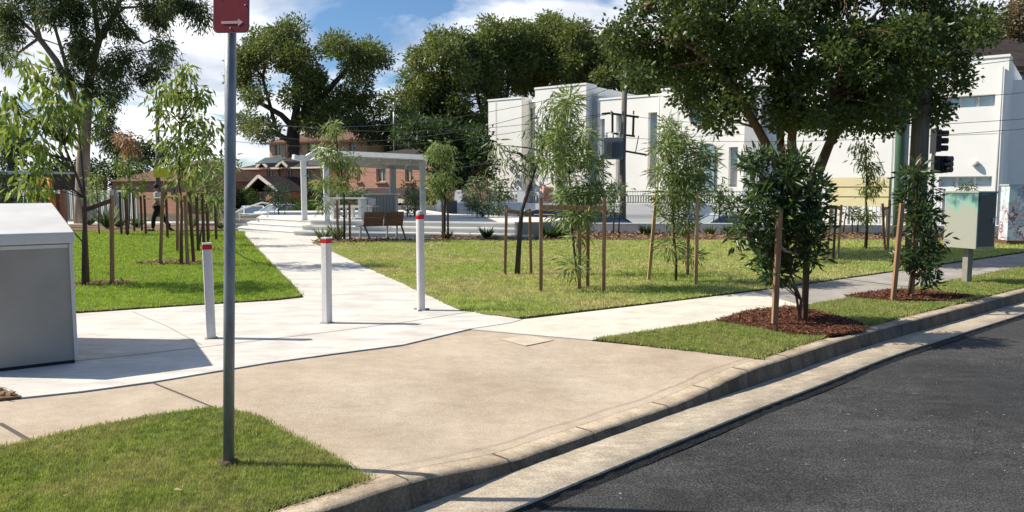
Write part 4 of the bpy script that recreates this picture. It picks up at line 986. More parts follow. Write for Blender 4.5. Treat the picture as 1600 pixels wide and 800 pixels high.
# --- narrow glossy shrub
D2 = 11.1; b2 = S(1420,463)
sapling('laurel_tree', b2, 'narrow glossy-leaved young tree in the mulch left of the utility cabinet', [(1428,265,22,26),(1432,300,34,30),(1440,345,28,32),(1448,385,30,26),(1445,420,32,24),(1408,402,22,16),(1455,440,20,14)], D2, None, 'glossy', 18, 0.125, 0.036,
    top=P(1440,240,D2), trunk_r=0.03, sub=0.14, thick=0.3, dens=1.0, shell=1.5, droop=0.1, bark='bark_red', cat='shrub', mids=[P(1424,430,D2), P(1428,350,D2)], curve=0.1)
stakes('single reddish timber stake leaning beside the narrow glossy shrub', [S(1395,470), S(1424,462)], [H(1395,470,318), H(1424,462,330)], [(0,1,0.93,'tie')], ms=['timber','timber_pale'], wd=0.065, leans=[(0.07,0),(0.02,0)])

# --- saplings on the right lawn
D = S(905,450)[1]
sapling('willow_sapling', S(905,450), 'bushy narrow-leaved sapling between the three tallest brown stakes on the lawn', [(890,165,26,30),(895,210,48,30),(895,255,58,35),(900,300,50,28),(905,335,40,22),(905,370,14,14),(897,415,10,14)], D, None, 'willow', 34, 0.16, 0.023, top=P(893,132,D), trunk_r=0.024, sub=0.2, thick=0.55, dens=1.2, droop=0.35, group=None)
a, b_, c_ = S(845,455), S(943,455), S(918,448)
stakes('three brown stakes with a horizontal rail around the bushy narrow-leaved sapling', [a, b_, c_, S(905,452)], [H(845,455,308), H(943,455,310), H(918,448,335), H(905,452,330)], [(0,1,0.90,'bar')], ms=['timber']*4, wd=0.062)
D = S(808,428)[1]
sapling('gum_sapling', S(808,428), 'thin leaning gum sapling with a sparse crown between two short stakes', [(850,200,38,34,),(880,190,30,22),(795,245,26,12),(775,225,16,12),(845,240,34,20),(865,165,22,20),(820,265,14,8)], D, None, 'grey', 15, 0.19, 0.03, mids=[P(811,380,D), P(815,330,D), P(832,278,D), P(846,235,D)], top=P(862,165,D), trunk_r=0.055, sub=0.28, thick=0.6, dens=1.1, droop=0.75, extra_stems=[[P(838,262,D),P(812,240,D),P(785,235,D)],[P(846,235,D),P(875,200,D),P(888,180,D)]])
stakes('two short brown stakes with rails beside the leaning gum sapling', [S(789,428), S(830,427)], [H(789,428,320), H(830,427,326)], [(0,1,0.92,'bar')], wd=0.06, leans=[(0.03,0),(-0.03,0)])
D = S(1058,440)[1]
sapling('willow_sapling', S(1058,440), 'bushy narrow-leaved sapling between two pale leaning stakes on the lawn', [(1052,200,26,22),(1055,235,42,30),(1060,270,50,30),(1058,305,44,24),(1062,340,34,22),(1048,385,16,12),(1078,402,14,12),(1098,258,18,40)], D, None, 'willow', 36, 0.16, 0.023, top=P(1050,178,D), trunk_r=0.024, sub=0.2, thick=0.55, dens=1.2, droop=0.35)
stakes('two pale timber stakes, one leaning, around the bushy sapling left of the broad shrub', [S(1013,438), S(1087,444), S(1074,431)], [H(1013,438,298), H(1087,444,299), H(1074,431,345)], [(0,2,0.82,'tie')], ms=['timber_pale','timber_pale','timber'], wd=0.062, leans=[(0.12,0),(0,0),(0,0)])
# far edge of the lawn
D = S(1353,388)[1]
sapling('gum_sapling', S(1353,388), 'slim sapling with drooping leaves in front of the yellow panel', [(1352,232,22,18),(1355,262,26,22),(1358,300,16,18),(1356,345,14,26),(1368,285,12,16)], D, None, 'bright', 20, 0.17, 0.03, top=P(1352,215,D), trunk_r=0.045, sub=0.25, thick=0.5, dens=1.2, droop=0.75)
stakes('pale stake and thin crooked trunk support right of the slim drooping sapling', [S(1387,391), S(1383,391)], [H(1387,391,312), H(1383,391,318)], [(0,1,0.9,'tie')], ms=['timber_pale','timber'], wd=0.06, leans=[(0,0),(-0.12,0)])
stakes('three thin stakes in front of the left end of the yellow panel', [S(1292,404), S(1302,404), S(1309,403)], [H(1292,404,320), H(1302,404,322), H(1309,403,320)], [(0,2,0.95,'bar')], ms=['timber_pale','timber_dark','timber_pale'], wd=0.05, leans=[(0.05,0),(0.02,0),(0.04,0)])
x_ = S(690,377)
sapling('gum_sapling', (x_[0], 23.9), 'sapling with dense drooping leaves at the right end of the terrace steps', [(690,245,26,26),(692,280,28,26),(688,305,18,12),(682,232,16,14)], 23.9, None, 'willow', 26, 0.22, 0.035, top=P(690,222,23.9), trunk_r=0.05, sub=0.3, thick=0.6, dens=1.3, droop=0.7)
stakes('pair of dark stakes under the drooping sapling by the terrace steps', [(x_[0]-0.03,23.75), (x_[0]+0.13,23.8)], [1.3, 1.3], None, ms=['timber','timber_dark'], wd=0.07)
sapling('gum_sapling', (P(538,376,23.2)[0],23.2), 'tall slim sapling hiding the left half of the shelter roof', [(518,200,22,20),(515,235,24,26),(535,255,36,16),(510,285,22,20),(530,290,20,14),(545,272,22,12),(508,320,8,10)], 23.2, None, 'willow', 22, 0.22, 0.034, top=P(522,180,23.2), trunk_r=0.04, sub=0.3, thick=0.6, dens=1.2, droop=0.6, mids=[P(538,340,23.2),P(537,290,23.2),P(528,235,23.2)])
stakes('two reddish stakes left of the slat bench', [(P(528,376,23.0)[0],23.0), (P(547,376,23.3)[0],23.3)], [H(528,378,313), H(547,376,316)], None, ms=['timber','timber'], wd=0.07)
for (u, v, D, bl, lab, m_) in (
    (755,348,29.5,[(748,300,26,28),(752,325,26,16),(738,318,14,14)],'round bushy small tree with thin stems behind the terrace','grey'),
    (780,348,30.5,[(782,300,16,26),(780,325,16,14)],'darker small bushy tree beside the white fence wall','hedge'),
    (646,347,30,[(645,308,18,14),(648,325,18,14),(640,290,10,10)],'small bushy tree between the two right shelter posts','grey'),
    (957,368,26.0,[(957,300,20,20),(955,325,18,16)],'small round tree in the bed below the transformer pole','grey'),
    (1125,362,27.5,[(1122,300,16,20),(1128,322,18,16)],'small dark round tree in the bed left of the broad shrub','hedge'),
    (1330,372,26.4,[(1328,327,10,12),(1340,332,8,8)],'small clipped tree under the yellow panel','hedge'),
    (1523,345,25.5,[(1520,292,20,9)],'pale shrub top showing above the utility cabinet','grey'),
    (437,348,33,[(437,300,20,18),(440,318,18,10)],'small tree in front of the white cars','grey'),
    (505,346,34,[(505,300,20,18)],'small tree between the two left shelter posts','grey')):
    x, y, z = P(u, v, D); z0 = 0.03 if D < 27 else (TZ if u < 760 and D < 33 else -0.1)
    t = sapling('small_tree', (x, D), lab, bl, D, None, m_, 20, 0.16, 0.05, trunk_r=0.04, sub=0.3, thick=0.6, dens=1.5, droop=0.3, cat='small tree', extra_stems=[[(x+0.2,D,0),(x+0.25,D,z0+1.0)],[(x-0.25,D+0.1,0),(x-0.2,D,z0+1.0)]])

# --- saplings on the left lawn
D = S(131,446)[1]
sapling('gum_sapling', S(131,446), 'large-leaved multi-stem sapling arching over the metal cabinet', [(40,95,30,22),(75,130,45,35),(90,165,50,35),(60,180,50,30),(20,175,30,30),(20,205,32,25),(60,225,55,22),(50,265,45,20),(60,290,40,14),(115,205,25,30),(140,160,14,16),(5,150,16,20),(30,150,30,20)], D, None, 'bright', 10, 0.21, 0.065, mids=[P(131,380,D),P(133,310,D),P(118,270,D),P(100,225,D)], top=P(82,110,D), trunk_r=0.038, sub=0.27, thick=0.8, dens=1.0, droop=0.9, bark='bark_dark', extra_stems=[[P(131,380,D),P(134,330,D+0.1),P(128,250,D+.2),P(120,180,D+.2)],[P(110,250,D),P(70,240,D),P(20,215,D)],[P(100,225,D),P(60,190,D),P(15,170,D)]])
stakes('two brown stakes with a rail at the foot of the large-leaved multi-stem sapling', [S(137,443), S(175,443)], [H(137,443,322), H(175,443,305)], [(0,1,0.94,'bar')], ms=['timber_dark','timber'], wd=0.06, leans=[(0.0,0),(0.06,0)])
D = S(286,413)[1]
sapling('gum_sapling', S(286,413), 'bright large-leaved sapling behind the short left bollard and sign pole', [(285,115,25,18),(262,140,30,22),(300,150,34,26),(255,165,22,18),(320,150,24,20),(290,190,40,24),(275,225,32,22),(310,225,34,24),(300,260,38,20),(285,285,24,14),(330,200,18,24),(270,250,20,12)], D, None, 'bright', 17, 0.20, 0.06, top=P(288,100,D), trunk_r=0.04, sub=0.3, thick=0.9, dens=1.15, droop=0.8, bark='bark_red')
stakes('cluster of dark stakes with hessian ties around the bright sapling by the sign pole', [S(250,413), S(293,414), S(303,411), S(277,392)], [H(250,413,298), H(293,414,305), H(303,411,300), H(277,392,300)], [(0,2,0.95,'tie'),(3,2,0.93,'tie')], ms=['timber','timber','timber_dark','timber'], wd=0.065, leans=[(0.12,0),(0,0),(-0.05,0),(0.06,0)])
# further left saplings
for (u, v, bl, m_, lab, tr) in (
    (200,368,[(190,215,20,14),(205,232,18,12)],'rust','sapling with rusty new leaves in front of the brown roof',0.03),
    (201,366,[(192,262,22,20),(200,290,24,16),(222,285,12,12)],'bright','small yellow-green sapling under the rusty-leaved one',0.03),
    (155,366,[(150,300,18,14),(148,275,12,14)],'willow','slight sapling against the ribbed fence at left',0.03),
    (311,382,[(325,275,24,20),(330,305,22,16),(345,260,14,20),(312,310,14,12)],'willow','thin sapling in the stake cluster left of the sign pole',0.03),
    (338,372,[(338,322,16,20),(345,300,12,10)],'bright','low leafy sapling beside the pink panel',0.025),
    (55,360,[(50,300,24,18),(40,322,24,14)],'deep','dark leafy sapling behind the cabinet lid',0.04),
    (12,360,[(10,300,18,20),(5,270,16,16)],'deep','dark sapling at the left edge behind the cabinet',0.04)):
    D = S(u, v)[1]; sapling('gum_sapling', S(u, v), lab, bl, D, None, m_, 20, 0.22, 0.045, trunk_r=tr, sub=0.34, thick=0.7, dens=1.3, droop=0.6)
for (pp, hh, lab) in (
    ([(198,366),(190,366)],[305,300],'two dark stakes below the yellow-green sapling'),
    ([(210,361),(222,361)],[300,306],'two far stakes right of the yellow-green sapling'),
    ([(310,392),(319,391),(325,378)],[298,302,300],'dark stakes just left of the leaning sign pole'),
    ([(338,374),(326,374)],[305,300],'thin far stakes beside the pink panel'),
    ([(262,372),(228,366)],[300,305],'thin stakes either side of the walking person')):
    stakes(lab, [S(*q) for q in pp], [H(q[0],q[1],h) for q,h in zip(pp,hh)], [(0,1,0.93,'tie')], ms=['timber_dark']*len(pp), wd=0.07)
x, y = S(101,348)
stakes('thick rusty timber post in front of the ribbed fence', [((101-800)/1200*33,33.0),((88-800)/1200*33,33.2)], [1.55,1.4], [(0,1,0.8,'tie')], ms=['timber','timber_dark'], wd=0.2)

# --- strappy plants and low shrubs
def strappy(x, y, h, n, label, m='grey', name='strappy_plant', cat='plant', wd=0.03, z=0.04):
    t = thing(name, (x, y, z), label, cat, 'low plants in the far beds')
    a = rng.uniform(0, 2*math.pi, n); d = np.column_stack([np.cos(a)*0.55, np.sin(a)*0.55, np.ones(n)*rng.uniform(0.5,1.3,n)])
    pts = np.column_stack([x+np.cos(a)*0.05, y+np.sin(a)*0.05, np.full(n, z)])
    leaves('leaf_blades', pts, d, h*1.1, wd*2, F[m], t, (x, y, z), 0.12)
spots = [(168,362,30,0.85,60,'upright strappy plant in the bed left of the walking person'),(140,352,33,0.4,60,'low tuft in the left bed against the fence'),(215,352,31,0.45,70,'low tuft in the bed behind the yellow-green sapling'),(186,350,31,0.4,70,'small tuft right of the strappy plant'),(300,350,31,0.4,60,'low tuft right of the walking person'),(345,352,30,0.35,50,'low tuft beside the sign pole foot of the bed'),
 (527,372,23.4,0.5,40,'leafy clump at the foot of the slim sapling by the bench'),(505,376,22.9,0.4,40,'small plant at the path edge left of the bench'),(760,373,24,0.35,50,'low tuft at the lawn edge below the terrace steps'),(700,373,24,0.25,40,'tiny tuft below the right part of the steps'),(860,370,24.1,0.4,60,'dark tuft against the grey wall block'),(880,372,24.1,0.35,60,'tuft right of the grey wall block'),
 (1010,366,26.0,0.35,60,'low tuft in the far bed left of the pale stakes'),(1110,368,25.6,0.3,50,'low tuft in the far bed right of the pale stakes'),(1140,370,25,0.4,60,'broad tuft beside the broad shrub in the far bed'),(1450,372,25,0.3,60,'low tuft in the bed behind the narrow shrub')]
for u, v, D, h, n, lab in spots: strappy((u-800)/1200*D, D, h, n, lab, 'grey' if u < 700 else 'hedge')

# --- hedges in front of the brick houses
def hedge(label, u0, u1, v0, D, m='hedge', zb=-0.7, th=1.2, n=5000, sz=0.16):
    x0 = (u0-800)/1200*D; x1 = (u1-800)/1200*D; zt = P(u0, v0, D)[2]; c_ = ((x0+x1)/2, D, zb)
    t = thing('hedge', c_, label, 'hedge'); cs = []; rs = []
    k = int((x1-x0)/0.7)+1
    for i in range(k):
        for z in np.arange(zb+0.4, zt, 0.7): cs.append((x0+(x1-x0)*i/max(1,k-1)+random.uniform(-.2,.2), D+random.uniform(-th/2,th/2), z+random.uniform(-.2,.2))); rs.append(random.uniform(0.5,0.8))
    mb = MB(c_); 
    for i in range(0, k, 2): x = x0+(x1-x0)*i/max(1,k-1); mb.tube([(x,D,zb),(x+0.1,D,zb+(zt-zb)*0.7)],0.04,5)
    mb.build('stems', M['bark_dark'], t)
    p_, d_ = cloud(cs, rs, n/len(cs)/0.42, 3); leaves('leaves', p_, d_+np.array([0,0,-0.2]), sz, sz*0.55, F[m], t, c_)
hedge('dense green hedge right of the sign pole in front of the brick house', 350, 402, 292, 60, 'hedge')
hedge('tall hedge beside the second white car', 470, 560, 318, 50, 'hedge', n=6000)
hedge('ragged green bushes in front of the brick wall under the porch gable', 400, 470, 308, 58.6, 'deep', n=4000)
hedge('grey-green bushes behind the tall slim sapling', 520, 566, 290, 46, 'grey', n=4500)
hedge('red-brown leafed hedge behind the white gate pillar', 655, 700, 303, 44, 'rusty_far', n=4000)

# --- the big trees
def big_tree(name, base, label, blobs, D, m, sub, n_per, ln, wd, trunk_r, thick, bark, droop=0.3, dens=1.0, top=None, stems=None, shell=3.0, nl=14, cat='tree', group=None, squash=0.8, curve=0.12):
    t = thing(name, base, label, cat, group); cs, rs = fill_px(blobs, D, thick, sub, dens); mb = MB(base); allp = []
    for st in stems:
        q = [Vector(a) for a in st[0]]; k = len(q); r0, r1 = st[1]
        mb.tube(q, [r0+(r1-r0)*i/(k-1) for i in range(k)], 9); allp += q[max(1, k//2):]
    for c_ in cs[rng.permutation(len(cs))[:nl*4]]:
        c_ = Vector(c_); cand = [p for p in allp if p.z < c_.z+0.5] or allp
        a = min(cand, key=lambda p: (p-c_).length); limb(mb, a, c_, max(0.025, trunk_r*0.11), trunk_r*0.03, 0.10, 5, 5)
    mb.build('trunk', M[bark], t)
    p_, d_ = cloud(cs, rs, DENS_T*n_per/(sub*sub), shell, squash)
    dr = d_*(1-droop*0.5)+np.array([0,0,-1.0])*droop+rng.normal(size=d_.shape)*0.5
    leaves('crown', p_, dr, ln, wd, F[m], t, base, curve)
    return t
# left gum
D = 35.0; bx = (128-800)/1200*D
Q = lambda u, v, d=0: P(u, v, 35.0+d)
gs = [([(bx,D,0.0),Q(129,300),Q(131,230),Q(136,160),Q(141,110)],(0.34,0.20)), ([Q(141,110),Q(155,62),Q(178,25),Q(195,-20),Q(210,-60)],(0.17,0.07)), ([Q(155,62),Q(150,30),Q(147,0),Q(140,-50)],(0.13,0.06)),
      ([Q(131,200),Q(112,140),Q(88,95),Q(62,60),Q(50,10),Q(48,-40)],(0.18,0.07)), ([Q(88,95),Q(50,48),Q(20,20),Q(-10,5)],(0.10,0.04)), ([Q(112,140),Q(100,90),Q(85,40),Q(80,0)],(0.10,0.05)),
      ([Q(178,25),Q(195,12),Q(225,10),Q(262,30)],(0.08,0.03)), ([Q(186,25),Q(200,45),Q(225,68),Q(243,60)],(0.07,0.03)), ([Q(60,60),Q(30,82),Q(0,70),Q(-30,60)],(0.07,0.03))]
big_tree('gum_tree', (bx,D,0), 'big gum tree with a pale forked trunk and hanging foliage at the left', [(15,20,35,30),(10,50,22,22),(70,20,30,22),(115,15,42,22),(120,60,30,24),(115,90,32,18),(165,8,28,16),(180,42,22,14),(200,50,18,12),(232,14,26,18),(250,35,16,22),(262,8,30,22),(290,10,30,18),(310,22,16,14),(255,75,16,32),(248,108,22,18),(225,120,16,12),(192,88,14,10),(180,115,26,14),(185,140,18,18),(172,160,16,22),(150,140,18,14),(165,185,14,14),(160,110,16,14),(105,120,18,12),(5,90,16,14),(60,-40,70,50),(180,-40,80,40),(160,205,22,16),(170,225,18,14)],
    D, 'gum_left', 0.62, 130, 0.26, 0.055, 0.34, 2.2, 'bark', droop=0.75, dens=1.0, stems=gs, shell=1.8, nl=16, squash=1.0)
# distant gum in the middle, behind the low tiled roof
D = 76.0; Q2 = lambda u, v, d=0: P(u, v, 76.0+d)
b0 = ((456-800)/1200*76, 76.0, -2.4)
st = [([b0,Q2(457,225),Q2(459,200)],(0.75,0.6)), ([Q2(459,200),Q2(440,180),Q2(405,160),Q2(388,140)],(0.35,0.12)), ([Q2(459,200),Q2(465,160),Q2(462,110),Q2(455,70)],(0.45,0.12)), ([Q2(457,222),Q2(425,205),Q2(395,205),Q2(378,195)],(0.3,0.1)), ([Q2(462,190),Q2(505,150),Q2(540,110),Q2(556,85)],(0.4,0.12)), ([Q2(430,195),Q2(410,120),Q2(425,70)],(0.2,0.08))]
big_tree('gum_tree', b0, 'spreading dark gum tree rising behind the low brown-roofed brick house', [(425,62,44,22),(400,85,36,26),(382,118,30,18),(395,150,30,16),(385,190,28,12),(410,200,26,10),(450,45,36,12),(440,100,24,16),(470,85,36,28),(490,125,36,26),(470,150,30,22),(520,70,34,16),(560,85,42,22),(590,95,14,18),(560,115,24,18),(545,150,38,20),(520,165,40,24),(575,165,16,20),(500,200,34,16),(540,190,34,14),(470,190,24,14),(380,95,12,16)],
    D, 'mass', 1.25, 165, 0.36, 0.16, 0.7, 4.0, 'bark_dark', droop=0.15, dens=1.15, stems=st, shell=3.4, nl=18)
# evergreen mass behind the white building
masses = [
 (690, 84, 'tall dark evergreen left of the white building, sloping down to the left', [(700,80,40,40),(660,120,46,40),(640,170,40,36),(690,160,46,40),(735,110,36,50),(625,215,30,26),(670,215,46,30),(720,190,40,30),(655,85,24,24),(770,165,30,40)]),
 (770, 88, 'tall dark evergreen behind the left corner of the white building', [(770,50,44,24),(745,75,40,34),(800,65,34,34),(780,100,44,36),(760,135,34,26),(820,95,30,30),(815,130,26,20)]),
 (845, 92, 'highest dark evergreen behind the middle of the white building', [(845,42,36,22),(830,70,34,30),(865,70,36,34),(850,105,40,30),(840,130,34,18),(880,100,28,28)]),
 (915, 88, 'round-topped dark evergreen right of the highest one', [(900,50,36,26),(920,80,36,34),(895,95,34,30),(935,110,30,24),(905,125,40,16)]),
 (985, 86, 'dark evergreen behind the power pole and big street tree', [(965,80,38,36),(1000,110,44,36),(950,120,30,24),(1035,120,40,36),(1060,95,40,30),(990,140,46,18)]),
]
for u, D, lab, bl in masses:
    b0 = ((u-800)/1200*D, D, -2.4)
    st = [([b0,P(u-2,200,D),P(u+4,130,D),P(u,80,D)],(0.8,0.25)), ([P(u-2,210,D),P(u-22,160,D),P(u-30,110,D)],(0.35,0.12)), ([P(u-2,200,D),P(u+22,150,D),P(u+28,100,D)],(0.35,0.12))]
    big_tree('evergreen_tree', b0, lab, bl, D, 'mass', 1.45, 170, 0.42, 0.19, 0.7, 5.0, 'bark_dark', droop=0.2, dens=1.1, stems=st, shell=3.4, nl=10, group='tall evergreens behind the white building')
# lower dark trees in front of them
for u, D, lab, bl, m_ in (
 (700, 53, 'dark low-hanging tree above the brown-leafed hedge', [(690,215,40,28),(720,245,42,30),(665,200,30,20),(745,225,26,34),(710,275,36,22),(750,270,14,26),(640,205,24,12)], 'deep'),
 (600, 74, 'dark tree behind the shelter roof', [(600,205,34,16),(635,190,26,20),(570,200,30,14),(620,225,50,10)], 'deep'),
 (185, 62, 'dark rounded treeline clump behind the left fence', [(150,268,40,18),(110,268,40,20),(200,262,30,14),(75,262,26,18)], 'deep'),
 (320, 76, 'dark trees right of the brown tiled roof', [(330,285,30,22),(345,262,20,14),(300,262,20,10)], 'hedge'),
 (240, 72, 'dark tree crown above the brown tiled roof', [(225,240,30,14),(265,240,24,12),(200,235,20,12)], 'deep'),
 (15, 52, 'dense dark round tree at the left edge', [(18,225,24,26),(12,255,26,20),(0,205,22,20)], 'deep'),
 (1585, 58, 'brownish open tree behind the tiled roof at the right edge', [(1590,20,26,22),(1575,50,28,18),(1560,72,22,12),(1600,60,24,20),(1605,0,20,16)], 'rusty_far')):
    b0 = ((u-800)/1200*D, D, -2.4); v1 = min(b[1] for b in bl)
    st = [([b0,P(u,300,D),P(u+3,max(v1+30,60),D)],(0.4,0.15))]
    big_tree('background_tree', b0, lab, bl, D, m_, 1.1 if D < 60 else 1.3, 125, 0.34, 0.17, 0.4, 2.5, 'bark_dark', droop=0.2, dens=1.2, stems=st, shell=3.0, nl=8)
# the big street tree on the right
D = 18.5; Q3 = lambda u, v, d=0: P(u, v, 18.5+d)
b0 = (*G(1256,402),0.03); b0 = ((1256-800)/1200*18.5, 18.5, 0.03)
st = [([b0,Q3(1252,350),Q3(1240,300)],(0.22,0.16)), ([Q3(1240,300),Q3(1205,240,-.3),Q3(1178,190,-.5),Q3(1150,140,-.8),Q3(1110,95,-1),Q3(1060,60,-1)],(0.13,0.04)), ([Q3(1240,300),Q3(1220,230,.5),Q3(1217,150,.6),Q3(1210,60,.6)],(0.12,0.05)),
      ([Q3(1244,310),Q3(1237,220,-.4),Q3(1245,130,-.8),Q3(1250,40,-1)],(0.13,0.05)), ([Q3(1250,340),Q3(1278,270,.2),Q3(1298,220,.3),Q3(1330,180,.4),Q3(1380,130,.5),Q3(1430,90,.5)],(0.15,0.05)), ([Q3(1298,225),Q3(1300,150,-.5),Q3(1330,60,-1)],(0.10,0.04)),
      ([Q3(1205,240),Q3(1180,200,.8),Q3(1150,160,1)],(0.07,0.03)), ([Q3(1110,95,-1),Q3(1060,35,-1),Q3(1010,8,-1)],(0.05,0.025)), ([Q3(1330,180,.4),Q3(1370,185,.6),Q3(1440,160,.8)],(0.07,0.03))]
big_tree('street_tree', b0, 'large dark-leaved multi-stem tree overhanging the right half of the picture', [
    (960,50,26,24),(985,85,24,18),(1000,25,30,18),(1020,70,26,26),(1040,110,32,22),(1000,115,18,12),(1075,30,50,30),(1060,80,36,30),(1090,120,34,26),(1075,150,28,14),(1110,165,34,16),(1120,185,16,10),(1130,60,50,40),(1140,110,40,34),(1160,150,34,26),(1190,90,50,44),(1180,30,50,36),(1215,140,40,32),(1230,70,50,44),(1260,30,50,36),(1265,120,46,36),(1250,170,40,26),(1270,190,38,20),(1225,180,30,16),(1305,80,50,44),(1310,140,46,34),(1310,180,34,22),(1350,50,50,44),(1360,110,44,36),(1355,160,40,30),(1352,190,20,12),(1400,60,50,44),(1405,120,44,34),(1400,165,36,22),(1390,185,26,14),(1445,50,46,40),(1450,100,36,30),(1445,150,30,20),(1460,175,18,12),(1490,40,36,32),(1495,90,26,20),(1500,125,12,12),(1525,30,20,20),(1530,50,12,10),(1100,-10,120,30),(1300,-20,160,40),(1450,-10,80,30)],
    D, 'dark', 0.46, 125, 0.12, 0.075, 0.3, 2.6, 'bark_red', droop=0.15, dens=1.25, stems=st, shell=2.2, nl=40)
# ================================================================== BUILDINGS
def local(o): return Vector(o)
# the white building: facade line runs from LW (far) to RW (near)
LW = Vector((-1.8, 58.0)); RW = Vector((24.75, 38.2)); DW = (RW-LW).normalized(); NW = Vector((DW.y, -DW.x))     # NW points at the camera side
if NW.y > 0: NW = -NW
def fac(u, v, d=0.0):
    """distance along the facade and height where the ray meets the facade plane pushed out by d"""
    dx, dy, dz = ray(u, v); o_ = LW+NW*d
    t = (o_.x*DW.y-o_.y*DW.x)/(dx*DW.y-dy*DW.x)
    p = Vector((dx*t, dy*t)); return (p-o_).dot(DW), CAM_H+dz*t
def WP(s_, d, z): p = LW+DW*s_+NW*d; return (p.x, p.y, z)
bo = Vector((LW.x, LW.y, -0.75))
wb = thing('white_building', bo, 'long white rendered two-storey building with narrow slot windows across the street', 'building')
def wall_open(name, s0, s1, d, z0, z1, ops, m, rev=0.35, parent=wb, depth=8):
    """a wall panel with real openings (s0,s1,z0,z1) and their reveals, plus a body behind it"""
    mb = MB(bo); xs = sorted({s0, s1}|{o_[0] for o_ in ops}|{o_[1] for o_ in ops}); zs = sorted({z0, z1}|{o_[2] for o_ in ops}|{o_[3] for o_ in ops})
    for i in range(len(xs)-1):
        for j in range(len(zs)-1):
            cx, cz = (xs[i]+xs[i+1])/2, (zs[j]+zs[j+1])/2
            if any(o_[0] < cx < o_[1] and o_[2] < cz < o_[3] for o_ in ops): continue
            mb.add([WP(xs[i],d,zs[j]),WP(xs[i+1],d,zs[j]),WP(xs[i+1],d,zs[j+1]),WP(xs[i],d,zs[j+1])], [(0,1,2,3)])
    for a, b_, c_, e in [o_[:4] for o_ in ops]:
        mb.add([WP(a,d,c_),WP(b_,d,c_),WP(b_,d,e),WP(a,d,e),WP(a,d-rev,c_),WP(b_,d-rev,c_),WP(b_,d-rev,e),WP(a,d-rev,e)], [(0,4,5,1),(1,5,6,2),(2,6,7,3),(3,7,4,0)])
    # sides, top, back
    q = [WP(s0,d,z0),WP(s1,d,z0),WP(s1,d,z1),WP(s0,d,z1),WP(s0,-depth,z0),WP(s1,-depth,z0),WP(s1,-depth,z1),WP(s0,-depth,z1)]
    mb.add(q, [(1,5,6,2),(2,6,7,3),(4,0,3,7),(5,4,7,6)])
    o = mb.build(name, M[m] if isinstance(m, str) else m, parent)
    mb = MB(bo); zz = z1+0.05
    for a, b_ in ((s0-0.04,s1+0.04),): 
        mb.add([WP(a,d+0.05,z1),WP(b_,d+0.05,z1),WP(b_,d+0.05,z1+0.12),WP(a,d+0.05,z1+0.12),WP(a,-0.4,z1+0.002),WP(b_,-0.4,z1+0.002),WP(b_,-0.4,z1+0.12),WP(a,-0.4,z1+0.12)], [(0,1,2,3),(3,2,6,7),(1,5,6,2),(4,0,3,7),(0,4,5,1),(5,4,7,6)])
    mb.build('parapet_capping', M['wall_white'], o)
    for o_ in ops:
        a, b_, c_, e = o_[:4]; kind = o_[4] if len(o_) > 4 else 'glass'
        mb = MB(bo); dd = d-rev+0.01
        if kind == 'slot':        # blank grey panel with glazing in its upper half
            zm = c_+(e-c_)*0.52
            mb.add([WP(a,dd,c_),WP(b_,dd,c_),WP(b_,dd,zm),WP(a,dd,zm)], [(0,1,2,3)]); mb.build('recess_panel', M['wall_grey'], parent)
            mb = MB(bo); mb.add([WP(a,dd,zm),WP(b_,dd,zm),WP(b_,dd,e),WP(a,dd,e)], [(0,1,2,3)]); mb.build('window', M['glass_light'], parent)
        else:
            n = o_[5] if len(o_) > 5 else 1
            for k in range(n):
                x0_ = a+(b_-a)*k/n; x1_ = a+(b_-a)*(k+1)/n
                mb = MB(bo); mb.add([WP(x0_,dd,c_),WP(x1_,dd,c_),WP(x1_,dd,e),WP(x0_,dd,e)], [(0,1,2,3)]); wn = mb.build('window', M['glass_light' if kind == 'light' else 'glass'], parent)
                mb = MB(bo); f = 0.06
                for p, q_ in (((x0_+f/2,c_),(x0_+f/2,e)),((x1_-f/2,c_),(x1_-f/2,e)),((x0_,c_+f/2),(x1_,c_+f/2)),((x0_,e-f/2),(x1_,e-f/2))):
                    mb.bar(WP(p[0],dd+0.03,p[1]),WP(q_[0],dd+0.03,q_[1]),f,0.05)
                mb.build('frame', M['steel'] if kind == 'light' else M['picket'], wn)
    return o
ZB = -0.75
def slot(u0, u1, v0, v1, d=0.0, kind='slot', n=1):
    s0, z1 = fac(u0, v0, d); s1, _ = fac(u1, v0, d); _, z0 = fac((u0+u1)/2, v1, d); return (s0, s1, z0, z1, kind, n)
def sec(u0, u1, vtop, d, ops, name='wall', m='wall_white'):
    s0, zt0 = fac(u0, vtop, d); s1, _ = fac(u1, vtop, d)
    zt = fac((u0+u1)/2, vtop, d)[1]
    return wall_open(name, s0, s1, d, ZB, zt, ops, m), s0, s1, zt
sec(763, 815, 156, 0.9, [])
sec(815, 836, 160, 0.0, [slot(818,832,170,300,0.0,'glass')], m='wall_grey')  # grey wall colour carries the shade of this side return
sec(836, 916, 136, 0.9, [slot(868,888,185,310,0.9,'glass')])
sec(916, 934, 150, 0.1, [], m='wall_grey')  # side return, its shade put into the grey
sec(934, 1034, 153, 0.4, [slot(937,945,186,300,0.4,'slot'), slot(963,971,180,300,0.4,'slot'), slot(1013,1027,176,292,0.4,'slot')])
sec(1034, 1165, 136, 0.9, [slot(1139,1153,230,292,0.9,'slot')])
sec(1165, 1190, 134, 1.2, [slot(1170,1184,168,196,1.2,'glass')], m='wall_grey')  # pier's grey shade put into the wall colour
sec(1190, 1376, 118, 0.5, [])
sec(1376, 1577, 97, 0.9, [slot(1473,1555,152,168,0.9,'light',3), slot(1467,1550,276,292,0.9,'light',3)])
